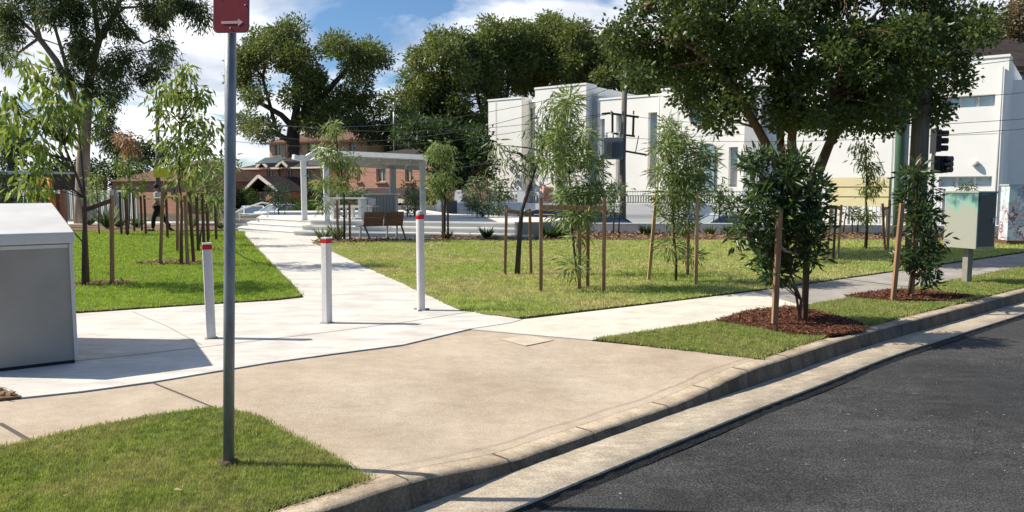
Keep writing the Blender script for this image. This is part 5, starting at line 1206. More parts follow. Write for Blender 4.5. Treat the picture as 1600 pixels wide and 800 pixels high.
# round and arched windows
def disc(u, v, r_px, d, name, m, ring):
    s_, z = fac(u, v, d); r_ = r_px/1200*fac_depth(u, d); n = 28
    mb = MB(bo); mb.add([WP(s_+r_*math.cos(2*math.pi*i/n), d+0.03, z+r_*math.sin(2*math.pi*i/n)) for i in range(n)], [list(range(n))]); w_ = mb.build(name, M[m], wb)
    mb = MB(bo); pts = [WP(s_+r_*math.cos(2*math.pi*i/n), d+0.04, z+r_*math.sin(2*math.pi*i/n)) for i in range(n+1)]; mb.tube(pts, 0.07, 6, cap=False); mb.build('frame', M[ring], w_)
def fac_depth(u, d): s_, z = fac(u, 300, d); return (LW+NW*d+DW*s_).y
disc(1092,180,15,0.9,'round_window','glass','picket')
s0, z1 = fac(1094,225,0.9); s1, _ = fac(1118,225,0.9); _, z0 = fac(1106,298,0.9)
mb = MB(bo); rr_ = (s1-s0)/2; pts = [(s0,z0),(s1,z0)]+[(s1-rr_+rr_*math.cos(a), z1-rr_*0.6+rr_*0.6*math.sin(a)) for a in [math.pi*i/12 for i in range(13)]]
mb.add([WP(a, 0.93, b_) for a, b_ in pts], [list(range(len(pts)))]); aw = mb.build('arched_window', M['glass_light'], wb)
mb = MB(bo); mb.tube([WP(a, 0.95, b_) for a, b_ in pts+[pts[0]]], 0.05, 5, cap=False); mb.build('frame', M['picket'], aw)
# right return wall with its vent, and the porch recess
s_, z = fac(1577, 97, 0.9); zt = z
c0 = LW+NW*0.9+DW*s_; bk_ = Vector((0.42, 0.91)).normalized()
c1 = c0+bk_*3.0; c2 = c1+Vector((0.95,-0.3)).normalized()*12
mb = MB(bo)
mb.add([(c0.x+0.004,c0.y,ZB),(c1.x,c1.y,ZB),(c1.x,c1.y,zt-0.1),(c0.x+0.004,c0.y,zt-0.1)], [(0,1,2,3)])
mb.add([(c1.x,c1.y,ZB),(c2.x,c2.y,ZB),(c2.x,c2.y,zt-0.5),(c1.x,c1.y,zt-0.5)], [(0,1,2,3)])
mb.add([(c1.x,c1.y,zt-0.5),(c2.x,c2.y,zt-0.5),(c2.x,c2.y+8,zt-0.5),(c1.x,c1.y+8,zt-0.5)], [(0,1,2,3)])
mb.build('side_wall', M['wall_white'], wb)
mb = MB(bo); q = c0+bk_*0.9; mb.box((q.x-0.02, q.y-0.08, P(1581,160,q.y)[2]), (0.06,0.5,0.9), math.atan2(bk_.y,bk_.x)-R(90)); mb.build('vent', M['picket'], wb)
s_, z = fac(1525,257,0.9); mb = MB(bo); p = Vector(WP(s_,1.0,z)); mb.lathe(p-Vector((0,0,0.1)), [(0.06,0),(0.16,0.03),(0.14,0.2),(0.05,0.28)], 12); mb.box(p+Vector((0.05,0.08,0.08)),(0.12,0.3,0.12)); mb.build('wall_light', M['grey_paint'], wb)
for (u,v) in ((782,270),(776,268),(795,270)):
    pass
# tiled roof house behind, at the right
D = 52.0; x0 = (1470-800)/1200*D; x1 = x0+22; ze = P(1500,100,D)[2]; rz_ = P(1600,68,D+5)[2]
t = thing('tiled_house', ((x0+x1)/2, D+4, -2.4), 'brick house with a brown tiled roof showing above the white building at right', 'house'); o_ = Vector(t.location)
mb = MB(o_); mb.box(((x0+x1)/2+0.6, D+5.5, (ze-2.4)/2), (x1-x0-1.0, 8, ze+2.4)); mb.build('wall', M['brick_tan'], t)
mb = MB(o_); e = 0.5
p = [(x0-e-2.6,D+0.3,ze-0.15),(x1+e,D+0.3,ze-0.15),(x1+e,D+11,ze-0.15),(x0-e-2.6,D+11,ze-0.15),(x0+5.0,D+5.5,rz_+0.9),(x1-4,D+5.5,rz_+0.9)]
mb.add(p, [(0,1,5,4),(1,2,5),(2,3,4,5),(3,0,4),(0,3,2,1)]); mb.build('roof', M['tile_dark'], t)
mb = MB(o_); mb.bar((x0-e-2.6,D+0.26,ze-0.2),(x1+e,D+0.26,ze-0.2),0.12,0.2); mb.build('gutter', M['timber_dark'], t)
mb = MB(o_)
for u in (1594,1560): xx = (u-800)/1200*D; mb.box((xx,D+1.48,ze-0.9),(1.3,0.06,1.2))
mb.build('window', M['glass'], t)

# street fence wall in front of the white building (white masonry with dark pickets)
fp = [(-2.9,42.5),(0.55,41.4),(4.2,40.3),(8.8,38.6),(12.3,37.0)]
fw = thing('fence_wall', (4,40,-0.75), 'white masonry fence wall topped with dark metal pickets in front of the white building', 'fence'); o_ = Vector(fw.location)
ztw = P(950,318,40.5)[2]; zpk = P(950,297,40.5)[2]
mb = MB(o_)
for a, b_ in zip(fp, fp[1:]): mb.bar((a[0],a[1],(ztw-0.75)/2),(b_[0],b_[1],(ztw-0.75)/2),0.25,ztw+0.75)
mb.build('wall', M['wall_white'], fw)
for i, a in enumerate(fp):
    mb = MB(o_); mb.box((a[0],a[1]-0.03,(zpk-0.75)/2),(0.42,0.42,zpk+0.75),R(-17)); mb.build('pillar', M['wall_white'], fw)
mb = MB(o_)
for a, b_ in zip(fp, fp[1:]):
    a, b_ = Vector(a), Vector(b_); n = int((b_-a).length/0.13)
    for z in (ztw+0.06, ztw+0.42, zpk-0.08): mb.bar((a.x,a.y,z),(b_.x,b_.y,z),0.04,0.04)
    for k in range(1,n):
        p = a.lerp(b_, k/n); mb.box((p.x,p.y,(ztw+zpk)/2),(0.016,0.016,zpk-ztw))
        if k % 1 == 0: mb.box((p.x+0.05,p.y+0.02,ztw+0.24),(0.05,0.01,0.36))
mb.build('picket_panel', M['picket'], fw)
# pickets on the right part
fr_ = [(13.6,31.0),(20.2,29.2)]
fw = thing('picket_fence', (16,31,-0.3), 'pale grey picket fence behind the utility cabinet', 'fence'); o_ = Vector(fw.location)
a, b_ = Vector(fr_[0]), Vector(fr_[1]); n = int((b_-a).length/0.14); mb = MB(o_)
for z in (0.5, 1.45): mb.bar((a.x,a.y,z),(b_.x,b_.y,z),0.04,0.04)
for k in range(n+1): p = a.lerp(b_, k/n); mb.box((p.x,p.y,0.55),(0.02,0.02,1.9))
mb.build('picket_panel', mat('pale_picket', (0.42,0.43,0.42), 0.5), fw)
for k in (0,0.5,1): 
    p = a.lerp(b_,k); mb = MB(o_); mb.box((p.x,p.y+0.04,0.6),(0.07,0.07,2.0)); mb.build('post', M['picket'], fw)

# white gate pillar, lattice gate and white wall right of the shelter
D = 38.0; X = lambda u, D=38.0: (u-800)/1200*D
zt = P(690,313,D)[2]
t = thing('gate_wall', (X(700), D, -0.4), 'white garden wall with a grey lattice gate and pillars right of the shelter', 'wall'); o_ = Vector(t.location)
mb = MB(o_); mb.box((X(690),D,(zt-0.4)/2),(0.42,0.4,zt+0.4)); mb.build('pillar', M['wall_white'], t)
mb = MB(o_); mb.box((X(764),D+0.5,(zt-0.5)/2),(X(816)-X(713),0.25,zt+0.3)); mb.build('wall', M['wall_white'], t)
mb = MB(o_); zz0, zz1 = -0.3, zt-0.02; xa, xb = X(698), X(714)
for k in range(12):
    f = k/11; mb.bar((xa+(xb-xa)*f,D,zz0),(xa+(xb-xa)*f,D,zz1),0.03); 
for k in range(20): z = zz0+(zz1-zz0)*k/19; mb.bar((xa,D,z),(xb,D,z),0.03)
mb.box(((xa+xb)/2,D+0.05,(zz0+zz1)/2),(xb-xa,0.02,zz1-zz0)); mb.build('gate', mat('gate_grey', (0.22,0.22,0.23), 0.7), t)
t = thing('cream_fence', (X(640,40), 40, -0.4), 'cream sheet fence panels behind the bench and shelter', 'fence'); o_ = Vector(t.location)
mb = MB(o_); z1_ = P(640,321,40)[2]; mb.box((X(640,40),40,(z1_-0.5)/2),(X(684,40)-X(560,40),0.06,z1_+0.5)); mb.build('panel', M['fence_rib'], t)
for u in (562,600,638,682): mb = MB(o_); mb.box((X(u,40),39.94,(z1_-0.45)/2),(0.10,0.10,z1_+0.6)); mb.build('post', M['trim_cream'], t)

# ---- brick house with two small gables
D = 64.0; X = lambda u, D=64.0: (u-800)/1200*D; Z = lambda v, D=64.0: P(800,v,D)[2]
t = thing('brick_house', (X(460), D, -2.4), 'red brick house with a dark tiled roof and small cream gables over its windows', 'house', rz=R(-30)); o_ = Vector(t.location)
ze = Z(262); 
def openwall(o_, x0, x1, y, z0, z1, ops, m, parent, name='wall', dep=7):
    mb = MB(o_); xs = sorted({x0,x1}|{q[0] for q in ops}|{q[1] for q in ops}); zs = sorted({z0,z1}|{q[2] for q in ops}|{q[3] for q in ops})
    for i in range(len(xs)-1):
        for j in range(len(zs)-1):
            cx, cz = (xs[i]+xs[i+1])/2, (zs[j]+zs[j+1])/2
            if any(q[0]<cx<q[1] and q[2]<cz<q[3] for q in ops): continue
            mb.add([(xs[i],y,zs[j]),(xs[i+1],y,zs[j]),(xs[i+1],y,zs[j+1]),(xs[i],y,zs[j+1])], [(0,1,2,3)])
    for a,b_,c_,e in ops: mb.add([(a,y,c_),(b_,y,c_),(b_,y,e),(a,y,e),(a,y+.2,c_),(b_,y+.2,c_),(b_,y+.2,e),(a,y+.2,e)], [(0,1,5,4),(1,2,6,5),(2,3,7,6),(3,0,4,7)])
    mb.add([(x0,y,z0),(x0,y+dep,z0),(x0,y+dep,z1),(x0,y,z1),(x1,y,z0),(x1,y+dep,z0),(x1,y+dep,z1),(x1,y,z1)], [(1,0,3,2),(4,5,6,7),(5,1,2,6)])
    mb.build(name, M[m], parent)
    for a,b_,c_,e in ops:
        mb = MB(o_); mb.add([(a,y+.19,c_),(b_,y+.19,c_),(b_,y+.19,e),(a,y+.19,e)], [(0,1,2,3)]); w_ = mb.build('window', M['glass'], parent)
        mb = MB(o_); f = 0.07
        for p, q in (((a+f/2,c_),(a+f/2,e)),((b_-f/2,c_),(b_-f/2,e)),((a,c_+f/2),(b_,c_+f/2)),((a,e-f/2),(b_,e-f/2)),(((a+b_)/2,c_),((a+b_)/2,e))): mb.bar((p[0],y+.16,p[1]),(q[0],y+.16,q[1]),f,0.05)
        mb.build('frame', M['trim_cream'], w_)
        mb = MB(o_); mb.box(((a+b_)/2,y-0.05,c_-0.06),(b_-a+0.2,0.18,0.1)); mb.build('sill', M['brick'], w_)
openwall(o_, X(340), X(526), D, -2.4, ze, [(X(401.5),X(416.5),Z(285),Z(264)),(X(444),X(458),Z(285),Z(264)),(X(484),X(497),Z(285),Z(266))], 'brick', t)
mb = MB(o_); zr = P(430,243,D+4)[2]
p = [(X(335),D-0.3,ze),(X(532),D-0.3,ze),(X(532),D+8.5,ze),(X(335),D+8.5,ze),(X(338)+3,D+4,zr),(X(530)-2.5,D+4,zr)]
mb.add(p, [(0,1,5,4),(1,2,5),(2,3,4,5),(3,0,4),(0,3,2,1)]); rf_ = mb.build('roof', M['tile_dark'], t)
mb = MB(o_); mb.bar((X(335),D-0.35,ze-0.03),(X(532),D-0.35,ze-0.03),0.12,0.14); mb.build('gutter', M['trim_pink'], t)
for u in (403.5,447.5):
    mb = MB(o_); xc = X(u); zp = Z(252); zb_ = Z(260.5); hw = X(u+12)-xc
    mb.add([(xc-hw,D-0.5,zb_),(xc,D-0.5,zp),(xc+hw,D-0.5,zb_),(xc-hw,D+2,zb_),(xc,D+2.5,zp),(xc+hw,D+2,zb_)], [(0,1,4,3),(1,2,5,4)]); g_ = mb.build('gable_roof', M['tile_dark'], t)
    mb = MB(o_); mb.bar((xc-hw,D-0.6,zb_-0.02),(xc,D-0.6,zp),0.12,0.20); mb.bar((xc,D-0.6,zp),(xc+hw,D-0.6,zb_-0.02),0.12,0.20); mb.build('bargeboard', M['trim_pink'], g_)
    mb = MB(o_); mb.add([(xc-hw*0.85,D-0.35,zb_-0.05),(xc+hw*0.85,D-0.35,zb_-0.05),(xc,D-0.35,zp-0.12)], [(0,1,2)]); mb.build('gable_infill', M['timber_dark'], g_)
# porch gable
xc = X(455.5,60); zp = Z(275,60); zb_ = Z(299,60); hwl = xc-X(421,60); hwr = X(497,60)-xc
mb = MB(o_); mb.add([(xc-hwl,59.6,zb_),(xc,59.6,zp),(xc+hwr,59.6,zb_),(xc-hwl,D,zb_),(xc,D,zp),(xc+hwr,D,zb_)], [(0,1,4,3),(1,2,5,4)]); g_ = mb.build('porch_roof', M['tile_dark'], t)
mb = MB(o_); mb.bar((xc-hwl,59.5,zb_),(xc,59.5,zp),0.12,0.22); mb.bar((xc,59.5,zp),(xc+hwr,59.5,zb_),0.12,0.22); mb.build('bargeboard', M['trim_pink'], g_)
mb = MB(o_); mb.box((xc,61.5,(-2.4+Z(300,60))/2),(hwl+hwr-1.2,3.2,Z(300,60)+2.4)); mb.build('porch_wall', M['brick'], t)
mb = MB(o_); mb.box((X(449),D-1.8,Z(262)+0.55),(X(470)-X(424),1.2,0.06),rot=Matrix.Rotation(R(25),3,'X')); mb.build('solar_panel', M['glass'], t)
mb = MB(o_); mb.tube([(X(431),D-0.1,ze),(X(431),D-0.1,-2.4)],0.06,6); mb.build('downpipe', M['timber_dark'], t)
# second brick house (right, behind the shelter)
D = 57.5; X = lambda u, D=57.5: (u-800)/1200*D; Z = lambda v, D=57.5: P(800,v,D)[2]
t = thing('brick_house', (X(610), D, -2.4), 'orange brick house with a verandah seen under the shelter roof', 'house', rz=R(-30)); o_ = Vector(t.location)
openwall(o_, X(526), X(700), D, -2.4, Z(246), [(X(543),X(552),Z(283),Z(263)),(X(583),X(602),Z(284),Z(263)),(X(640),X(654),Z(284),Z(263))], 'brick', t)
mb = MB(o_); ze = Z(246); zr = P(610,232,D+4)[2]
mb.add([(X(520),D-0.3,ze),(X(704),D-0.3,ze),(X(704),D+8.5,ze),(X(520),D+8.5,ze),(X(520)+3,D+4,zr),(X(704)-3,D+4,zr)], [(0,1,5,4),(1,2,5),(2,3,4,5),(3,0,4),(0,3,2,1)]); mb.build('roof', M['tile_dark'], t)
mb = MB(o_); mb.add([(X(556),D-3.2,Z(303)-0.2),(X(700),D-3.2,Z(303)-0.2),(X(700),D-0.01,Z(294)),(X(556),D-0.01,Z(294)),(X(556),D-3.2,Z(303)-0.35),(X(700),D-3.2,Z(303)-0.35)], [(0,1,2,3),(0,4,5,1),(4,0,3),(5,1,2)]); mb.build('verandah_roof', M['tile_dark'], t)
mb = MB(o_); mb.bar((X(556),D-3.25,Z(305)-0.35),(X(700),D-3.25,Z(305)-0.35),0.12,0.3); mb.build('verandah_beam', M['trim_cream'], t)
for u in (560,602,650): mb = MB(o_); xx = (u-800)/1200*(D-3.2); mb.box((xx,D-3.2,(-2.4+Z(305))/2-0.2),(0.22,0.22,Z(305)+2.0)); mb.build('verandah_post', M['trim_cream'], t)
mb = MB(o_); mb.box((X(630),D-0.04,-0.4),(X(690)-X(566),0.04,3.2)); mb.build('garage_opening', M['dark'], t)  # flat near-black sheet on the wall, the opening's darkness is in its colour
# tan two-storey building behind
D = 86.0; X = lambda u, D=86.0: (u-800)/1200*D; Z = lambda v, D=86.0: P(800,v,D)[2]
t = thing('apartment_block', (X(480), D, -2.4), 'tan brick block with a brown hipped roof rising behind the first brick house', 'building', rz=R(-28)); o_ = Vector(t.location)
openwall(o_, X(404), X(600), D, -2.4, Z(223), [(X(466),X(472),Z(236),Z(223.5)),(X(415),X(430),Z(242),Z(224)),(X(484),X(500),Z(240),Z(224)),(X(566),X(580),Z(238),Z(218.5+6))], 'brick_tan', t)
mb = MB(o_); ze = Z(222); zr = P(450,200,D+6)[2]
mb.add([(X(393),D-0.5,ze),(X(612),D-0.5,ze),(X(612),D+13,ze),(X(393),D+13,ze),(X(445),D+6,zr),(X(575),D+6,zr)], [(0,1,5,4),(1,2,5),(2,3,4,5),(3,0,4),(0,3,2,1)]); mb.build('roof', M['tile_brown'], t)
mb = MB(o_); mb.bar((X(393),D-0.55,ze-0.05),(X(612),D-0.55,ze-0.05),0.14,0.2); mb.build('gutter', M['timber_dark'], t)
# left house with the brown roof
D = 58.0; X = lambda u, D=58.0: (u-800)/1200*D; Z = lambda v, D=58.0: P(800,v,D)[2]
t = thing('tiled_bungalow', (X(240), D, -2.4), 'low bungalow with a brown tiled hip roof behind the saplings at left', 'house', rz=R(-25)); o_ = Vector(t.location)
openwall(o_, X(150), X(312), D, -2.4, Z(283), [(X(180),X(196),Z(305),Z(288)),(X(280),X(296),Z(305),Z(288))], 'brick', t)
mb = MB(o_); ze = Z(283); zr = P(250,251,D+5)[2]
mb.add([(X(140),D-0.3,ze),(X(318),D-0.3,ze),(X(318),D+10,ze),(X(140),D+10,ze),(X(222),D+5,zr),(X(262),D+5,zr)], [(0,1,5,4),(1,2,5),(2,3,4,5),(3,0,4),(0,3,2,1)]); mb.build('roof', M['tile_brown'], t)
D = 50.0; X = lambda u, D=50.0: (u-800)/1200*D; Z = lambda v, D=50.0: P(800,v,D)[2]
t = thing('shed', (X(10), D, -1.2), 'long dark building with a flat white-edged roof at the left edge', 'building'); o_ = Vector(t.location)
mb = MB(o_); mb.box((X(10),D+2,(Z(272)-1.2)/2),(X(110)-X(-110),4,Z(272)+1.2)); mb.build('wall', mat('dark_brick_wall', (0.10,0.055,0.04), 0.9, (0.15,0.09,0.07), scale=3), t)
mb = MB(o_); mb.box((X(-20),D+2,Z(270)),(X(60)-X(-110),5,0.22)); mb.build('roof', M['white_paint'], t)
# ribbed fence at left
D = 44.0; X = lambda u, D=44.0: (u-800)/1200*D; Z = lambda v, D=44.0: P(800,v,D)[2]
t = thing('metal_fence', (X(150), D, -0.4), 'pale ribbed metal sheet fence behind the left lawn', 'fence'); o_ = Vector(t.location)
for a, b_, m_ in ((0,140,'fence_rib'),(140,152,'kg'),(152,196,'fence_rib'),(196,240,'fence_rib')):
    mb = MB(o_); n = int((X(b_)-X(a))/0.1)
    z0, z1 = -0.4, Z(297); rows = [[],[]]
    for k in range(n+1):
        x = X(a)+(X(b_)-X(a))*k/n; y = D-0.4*(x-X(120))+(0.035 if (k//2) % 2 else 0); rows[0].append((x,y,z0)); rows[1].append((x,y,z1))
    mb.grid(rows[::-1], smooth=False); mb.build('panel', M['fence_rib'] if m_ != 'kg' else mat('fence_grey', (0.28,0.30,0.32), 0.7), t)
for u in (0,48,98,140,152,196,240): mb = MB(o_); mb.box((X(u),D-0.4*(X(u)-X(120))-0.04,(Z(296)-0.4)/2),(0.08,0.08,Z(296)+0.4)); mb.build('post', M['trim_cream'], t)
# pink panel, yellow board
p = Vector(P(340,326,36)); t = thing('pink_sign', (p.x,p.y,0.03), 'small pink and white board on a thin post left of the sign pole', 'sign')
mb = MB(); mb.box((0,0,p.z-0.03),(0.42,0.05,0.48)); mb.build('board', M['pink'], t); mb = MB(); mb.box((0,0.05,(p.z-0.2)/2),(0.05,0.05,p.z-0.2)); mb.build('post', M['timber_dark'], t)
p = Vector(P(256,270,45)); t = thing('yellow_sign', (p.x,p.y,-0.4), 'bright yellow board on a post above the bungalow roof line', 'sign')
mb = MB(); mb.box((0,0,p.z+0.4),(1.2,0.05,0.55)); mb.build('board', M['yellow_sign'], t); mb = MB(); mb.box((-0.3,0.05,(p.z+0.3)/2),(0.08,0.08,p.z+0.4)); mb.build('post', M['pole_wood'], t)

# cream yellow panel on posts
p0 = Vector(P(1296,300,25.9)); p1 = Vector(P(1389,300,24.9)); zt = P(1340,277,25.4)[2]; zb_ = P(1340,323,25.4)[2]; c_ = (p0+p1)/2
t = thing('raised_hoarding', (c_.x,c_.y,0.05), 'cream-yellow box of three wide boards raised on posts behind the saplings', 'hoarding'); o_ = Vector((c_.x,c_.y,0.05))
h_ = (zt-zb_)/3; ax = (p1-p0).normalized(); ny = Vector((-ax.y, ax.x, 0)).normalized(); ny = ny if ny.y > 0 else -ny
for k in range(3):
    z = zb_+h_*(k+0.5); mb = MB(o_); mb.bar((p0.x,p0.y,z),(p1.x,p1.y,z),0.06,h_-0.035); mb.build('board', M['yellow'], t)
mb = MB(o_); q0, q1 = p0+ny*0.28, p1+ny*0.28; mb.bar((q0.x,q0.y,(zt+zb_)/2),(q1.x,q1.y,(zt+zb_)/2),0.45,zt-zb_-0.02); mb.build('box', mat('yellow_shadow_gap', (0.42,0.34,0.17), 0.8), t)  # darker yellow: shade of the gaps and side put into the colour
for f in (0.02,0.97): q = p0.lerp(p1,f)+ny*0.2; mb = MB(o_); mb.box((q.x,q.y,zb_/2),(0.13,0.13,zb_)); mb.build('post', M['trim_cream'], t)

# mural cabinet on a sleeper
c_ = Vector(P(1590,340,21.8)); zt = P(1590,290,21.8)[2]; zb_ = P(1590,372,21.8)[2]
def muralmat():
    m = bpy.data.materials.new('painted_mural'); m.use_nodes = True; nt = m.node_tree; N = nt.nodes; L = nt.links; b_ = N['Principled BSDF']; b_.inputs['Roughness'].default_value = 0.5
    tc = N.new('ShaderNodeTexCoord'); v_ = N.new('ShaderNodeTexVoronoi'); v_.inputs['Scale'].default_value = 2.6; n_ = N.new('ShaderNodeTexNoise'); n_.inputs['Scale'].default_value = 3.5; n_.inputs['Detail'].default_value = 5; n_.inputs['Distortion'].default_value = 2.0
    L.new(tc.outputs['Object'], v_.inputs['Vector']); L.new(tc.outputs['Object'], n_.inputs['Vector'])
    ad = N.new('ShaderNodeMath'); ad.operation = 'ADD'; L.new(v_.outputs['Distance'], ad.inputs[0]); L.new(n_.outputs['Fac'], ad.inputs[1])
    r_ = N.new('ShaderNodeValToRGB'); r_.color_ramp.interpolation = 'CONSTANT'; e = r_.color_ramp.elements; e[0].color = (0.75,0.72,0.70,1); e[0].position = 0.0; e[1].position = 0.62; e[1].color = (0.22,0.14,0.18,1)
    for pos, cl in ((0.74,(0.62,0.50,0.50,1)),(0.84,(0.30,0.42,0.48,1)),(0.94,(0.72,0.68,0.68,1)),(1.0,(0.5,0.66,0.66,1))): q = e.new(pos); q.color = cl
    mr = N.new('ShaderNodeMapRange'); mr.inputs['From Max'].default_value = 1.25; L.new(ad.outputs[0], mr.inputs[0]); L.new(mr.outputs[0], r_.inputs[0]); L.new(r_.outputs[0], b_.inputs['Base Color']); return m
t = thing('painted_cabinet', (c_.x+0.05,c_.y,0.0), 'tall cabinet covered in a pink, white and blue mural at the right edge', 'cabinet', rz=R(-8))
mb = MB(); mb.box((0,0.25,(zt+0.12)/2),(0.60,0.5,zt-0.12)); mb.build('body', muralmat(), t, 0.01)
mb = MB(); mb.box((0,0.25,zt+0.02),(0.66,0.56,0.04)); mb.build('top', M['grey_paint'], t)
mb = MB(); mb.box((0.05,0.2,0.07),(0.85,0.75,0.14)); mb.build('sleeper_base', M['timber_dark'], t)

# ================================================================== POLES, LIGHTS, WIRES
def insul(mb, p, up=0.12): mb.lathe(p, [(0.03,0),(0.05,up*0.3),(0.03,up*0.5),(0.05,up*0.7),(0.02,up)], 8)
D = 38.5; Q = lambda u, v, d=0: P(u, v, 38.5+d)
x = Q(974,300)[0]
t = thing('power_pole', (x, D, -0.75), 'wooden power pole with a transformer and steel frames before the white building', 'power pole'); o_ = Vector((x, D, -0.75))
mb = MB(o_); mb.tube([(x,D,-0.75),Q(973,250),Q(977,107)],[0.17,0.15,0.12],12); mb.build('pole', M['pole_wood'], t)
mb = MB(o_)
mb.bar(Q(952,177),Q(998,183),0.10); mb.bar(Q(956,208),Q(992,213),0.09); mb.bar(Q(957,178),Q(957,208),0.10); mb.bar(Q(990,182),Q(989,212),0.10); mb.bar(Q(940,178),Q(958,176),0.09)
mb.bar(Q(976,236),Q(1010,242),0.09); mb.bar(Q(998,212),Q(993,238),0.04); mb.build('steel_frame', mat('rusty_steel', (0.07,0.045,0.04), 0.8), t)
mb = MB(o_); c_ = Q(958,232,-0.3); mb.box(c_,(0.95,0.7,1.05),R(-10)); tr = mb.build('transformer', mat('transformer_grey', (0.16,0.18,0.18), 0.6), t, 0.03)
mb = MB(o_)
for k in range(9): mb.box((c_[0]-0.42+k*0.105,c_[1]-0.40,c_[2]-0.05),(0.03,0.12,0.8),R(-10))
mb.build('cooling_fin', mat('transformer_grey', (0.16,0.18,0.18), 0.6), tr)
mb = MB(o_)
for u in (948,958,968): insul(mb, Vector(Q(u,216,-0.3)), 0.3)
mb.build('bushing', M['ceramic'], tr)
mb = MB(o_); mb.bar(Q(970,125,-.1),Q(986,128,-.1),0.08)
for u in (971,978,985): insul(mb, Vector(Q(u,126,-.1)), 0.22)
for u in (955,972,990): insul(mb, Vector(Q(u,179,-.1)), 0.2)
mb.build('insulator', M['ceramic'], t)
# round sign / lamp bracket left of the round window
# near power pole on the right
D = 18.0; x0, _, _ = P(1432,330,D); 
t = thing('power_pole', (x0, D, 0.0), 'thick dark wooden power pole rising through the big tree beside the traffic lights', 'power pole'); o_ = Vector((x0,D,0))
mb = MB(o_); mb.tube([(x0,D,-0.1),P(1438,200,D),P(1449,60,D),P(1456,-120,D)],[0.215,0.19,0.165,0.14],16); mb.build('pole', M['pole_wood'], t)
mb = MB(o_); mb.bar(P(1425,-70,D-.2),P(1490,-70,D-.2),0.1); mb.build('cross_arm', M['pole_wood'], t)
D = 24.5; x0 = P(1405,300,D)[0]
t = thing('green_pole', (x0, D, 0.0), 'green-tinted wooden pole just left of the thick dark pole', 'pole'); o_ = Vector((x0,D,0))
mb = MB(o_); mb.tube([(x0,D,-0.1),P(1407,200,D),P(1410,90,D),P(1411,10,D)],[0.15,0.14,0.12,0.11],14); mb.build('pole', M['pole_green'], t)
mb = MB(o_); mb.box((P(1419,230,D)[0],D+0.15,P(1419,230,D)[2]),(0.14,0.1,3.4)); mb.build('cable_cover', M['grey_paint'], t)
# traffic lights
D = 31.0; x0 = P(1456,300,D)[0]
t = thing('traffic_light', (x0, D, -0.3), 'traffic light post with two black signal heads seen from the side', 'traffic light'); o_ = Vector((x0,D,-0.3))
mb = MB(o_); mb.tube([(x0,D,-0.3),(x0,D,P(1456,196,D)[2])],0.07,10); mb.build('post', M['grey_paint'], t)
def head(u, v, hh, rz, k=3):
    c_ = Vector(P(u, v, D-0.25)); H_ = hh/1200*D; mb = MB(o_)
    mb.box(c_, (0.24,0.34,H_), rz); hd = mb.build('signal_head', M['black'], t, 0.02)
    mb = MB(o_); dv = Matrix.Rotation(rz,3,'Z')@Vector((1,0,0))
    for i in range(k):
        z = c_.z+H_*(0.33-0.33*i); a = c_+dv*0.12; b_ = c_+dv*0.40
        mb.tube([(a.x,a.y,z),(b_.x,b_.y,z)],0.12,10)
    mb.build('visor', M['black'], hd)
    mb = MB(o_); mb.box(c_-dv*0.13, (0.02,0.62,H_*1.12), rz); mb.build('backing_board', M['black'], hd)
head(1464,220,34,R(-8)); head(1463,257,26,R(-18)); head(1472,257,24,R(-60))
mb = MB(o_); 
for v in (208,232,250,266): a = Vector(P(1457,v,D)); b_ = Vector(P(1466,v,D-0.25)); mb.bar(a,b_,0.04)
mb.build('bracket', M['steel'], t)
# left distant power pole
D = 48.0; Q = lambda u, v, d=0: P(u, v, 48.0+d); x0 = Q(245,300)[0]
t = thing('power_pole', (x0, D, -0.8), 'slim distant power pole with two cross arms left of the bright sapling', 'power pole'); o_ = Vector((x0,D,-0.8))
mb = MB(o_); mb.tube([(x0,D,-0.8),Q(246,165)],[0.15,0.12],10); mb.build('pole', M['pole_wood'], t)
mb = MB(o_); mb.bar(Q(231,173,-.1),Q(262,173,-.1),0.10); mb.bar(Q(232,203,-.1),Q(258,205,-.1),0.08); mb.build('cross_arm', M['pole_wood'], t)
mb = MB(o_)
for u in (232,240,252,260): insul(mb, Vector(Q(u,172,-.1)), 0.25)
mb.build('insulator', M['ceramic'], t)
# antenna on the house behind the shelter
x, y, z = P(615,236,66); t = thing('roof_antenna', (x,y,z-0.6), 'thin television antenna mast standing above the shelter roof', 'antenna'); o_ = Vector((x,y,z-0.6))
mb = MB(o_); mb.tube([(x,y,z-0.6),P(615,160,66)],0.045,6); mb.build('mast', M['steel'], t)
mb = MB(o_); mb.bar(P(602,163,66),P(628,161,66),0.05)
for u in (604,609,614,619,624): a = Vector(P(u,162.5,66)); mb.bar(a-Vector((0,0.5,0)),a+Vector((0,0.5,0)),0.025)
mb.build('aerial_elements', M['steel'], t)
# wires
def wire(a, b_, sag, label, r_=0.014):
    a, b_ = Vector(a), Vector(b_); pts = [a.lerp(b_,i/16)-Vector((0,0,4*sag*(i/16)*(1-i/16))) for i in range(17)]
    mb = MB(a); mb.tube(pts, r_, 5); o = mb.build('overhead_wire', M['wire']); tag(o, label, 'wire', 'overhead wires across the street')
PT = P(977,110,38.5)
wire(P(200,145,50), P(955,176,38.4), 1.6, 'long overhead wire crossing the dark gum tree to the transformer frame', 0.013)
wire(P(250,172,48), P(972,126,38.4), 1.6, 'overhead wire from the left pole to the insulators of the transformer pole', 0.013)
wire(P(262,173,48), P(985,126,38.4), 2.4, 'lower overhead wire from the left pole to the transformer pole', 0.013)
wire(P(258,204,48), P(952,178,38.4), 1.3, 'lowest overhead wire running behind the shelter roof', 0.013)
wire(P(978,108,38.4), P(1790,60,24), 0.8, 'top overhead wire running right from the transformer pole', 0.012)
wire(P(985,125,38.4), P(1800,120,24), 0.9, 'second overhead wire running right behind the big tree', 0.012)
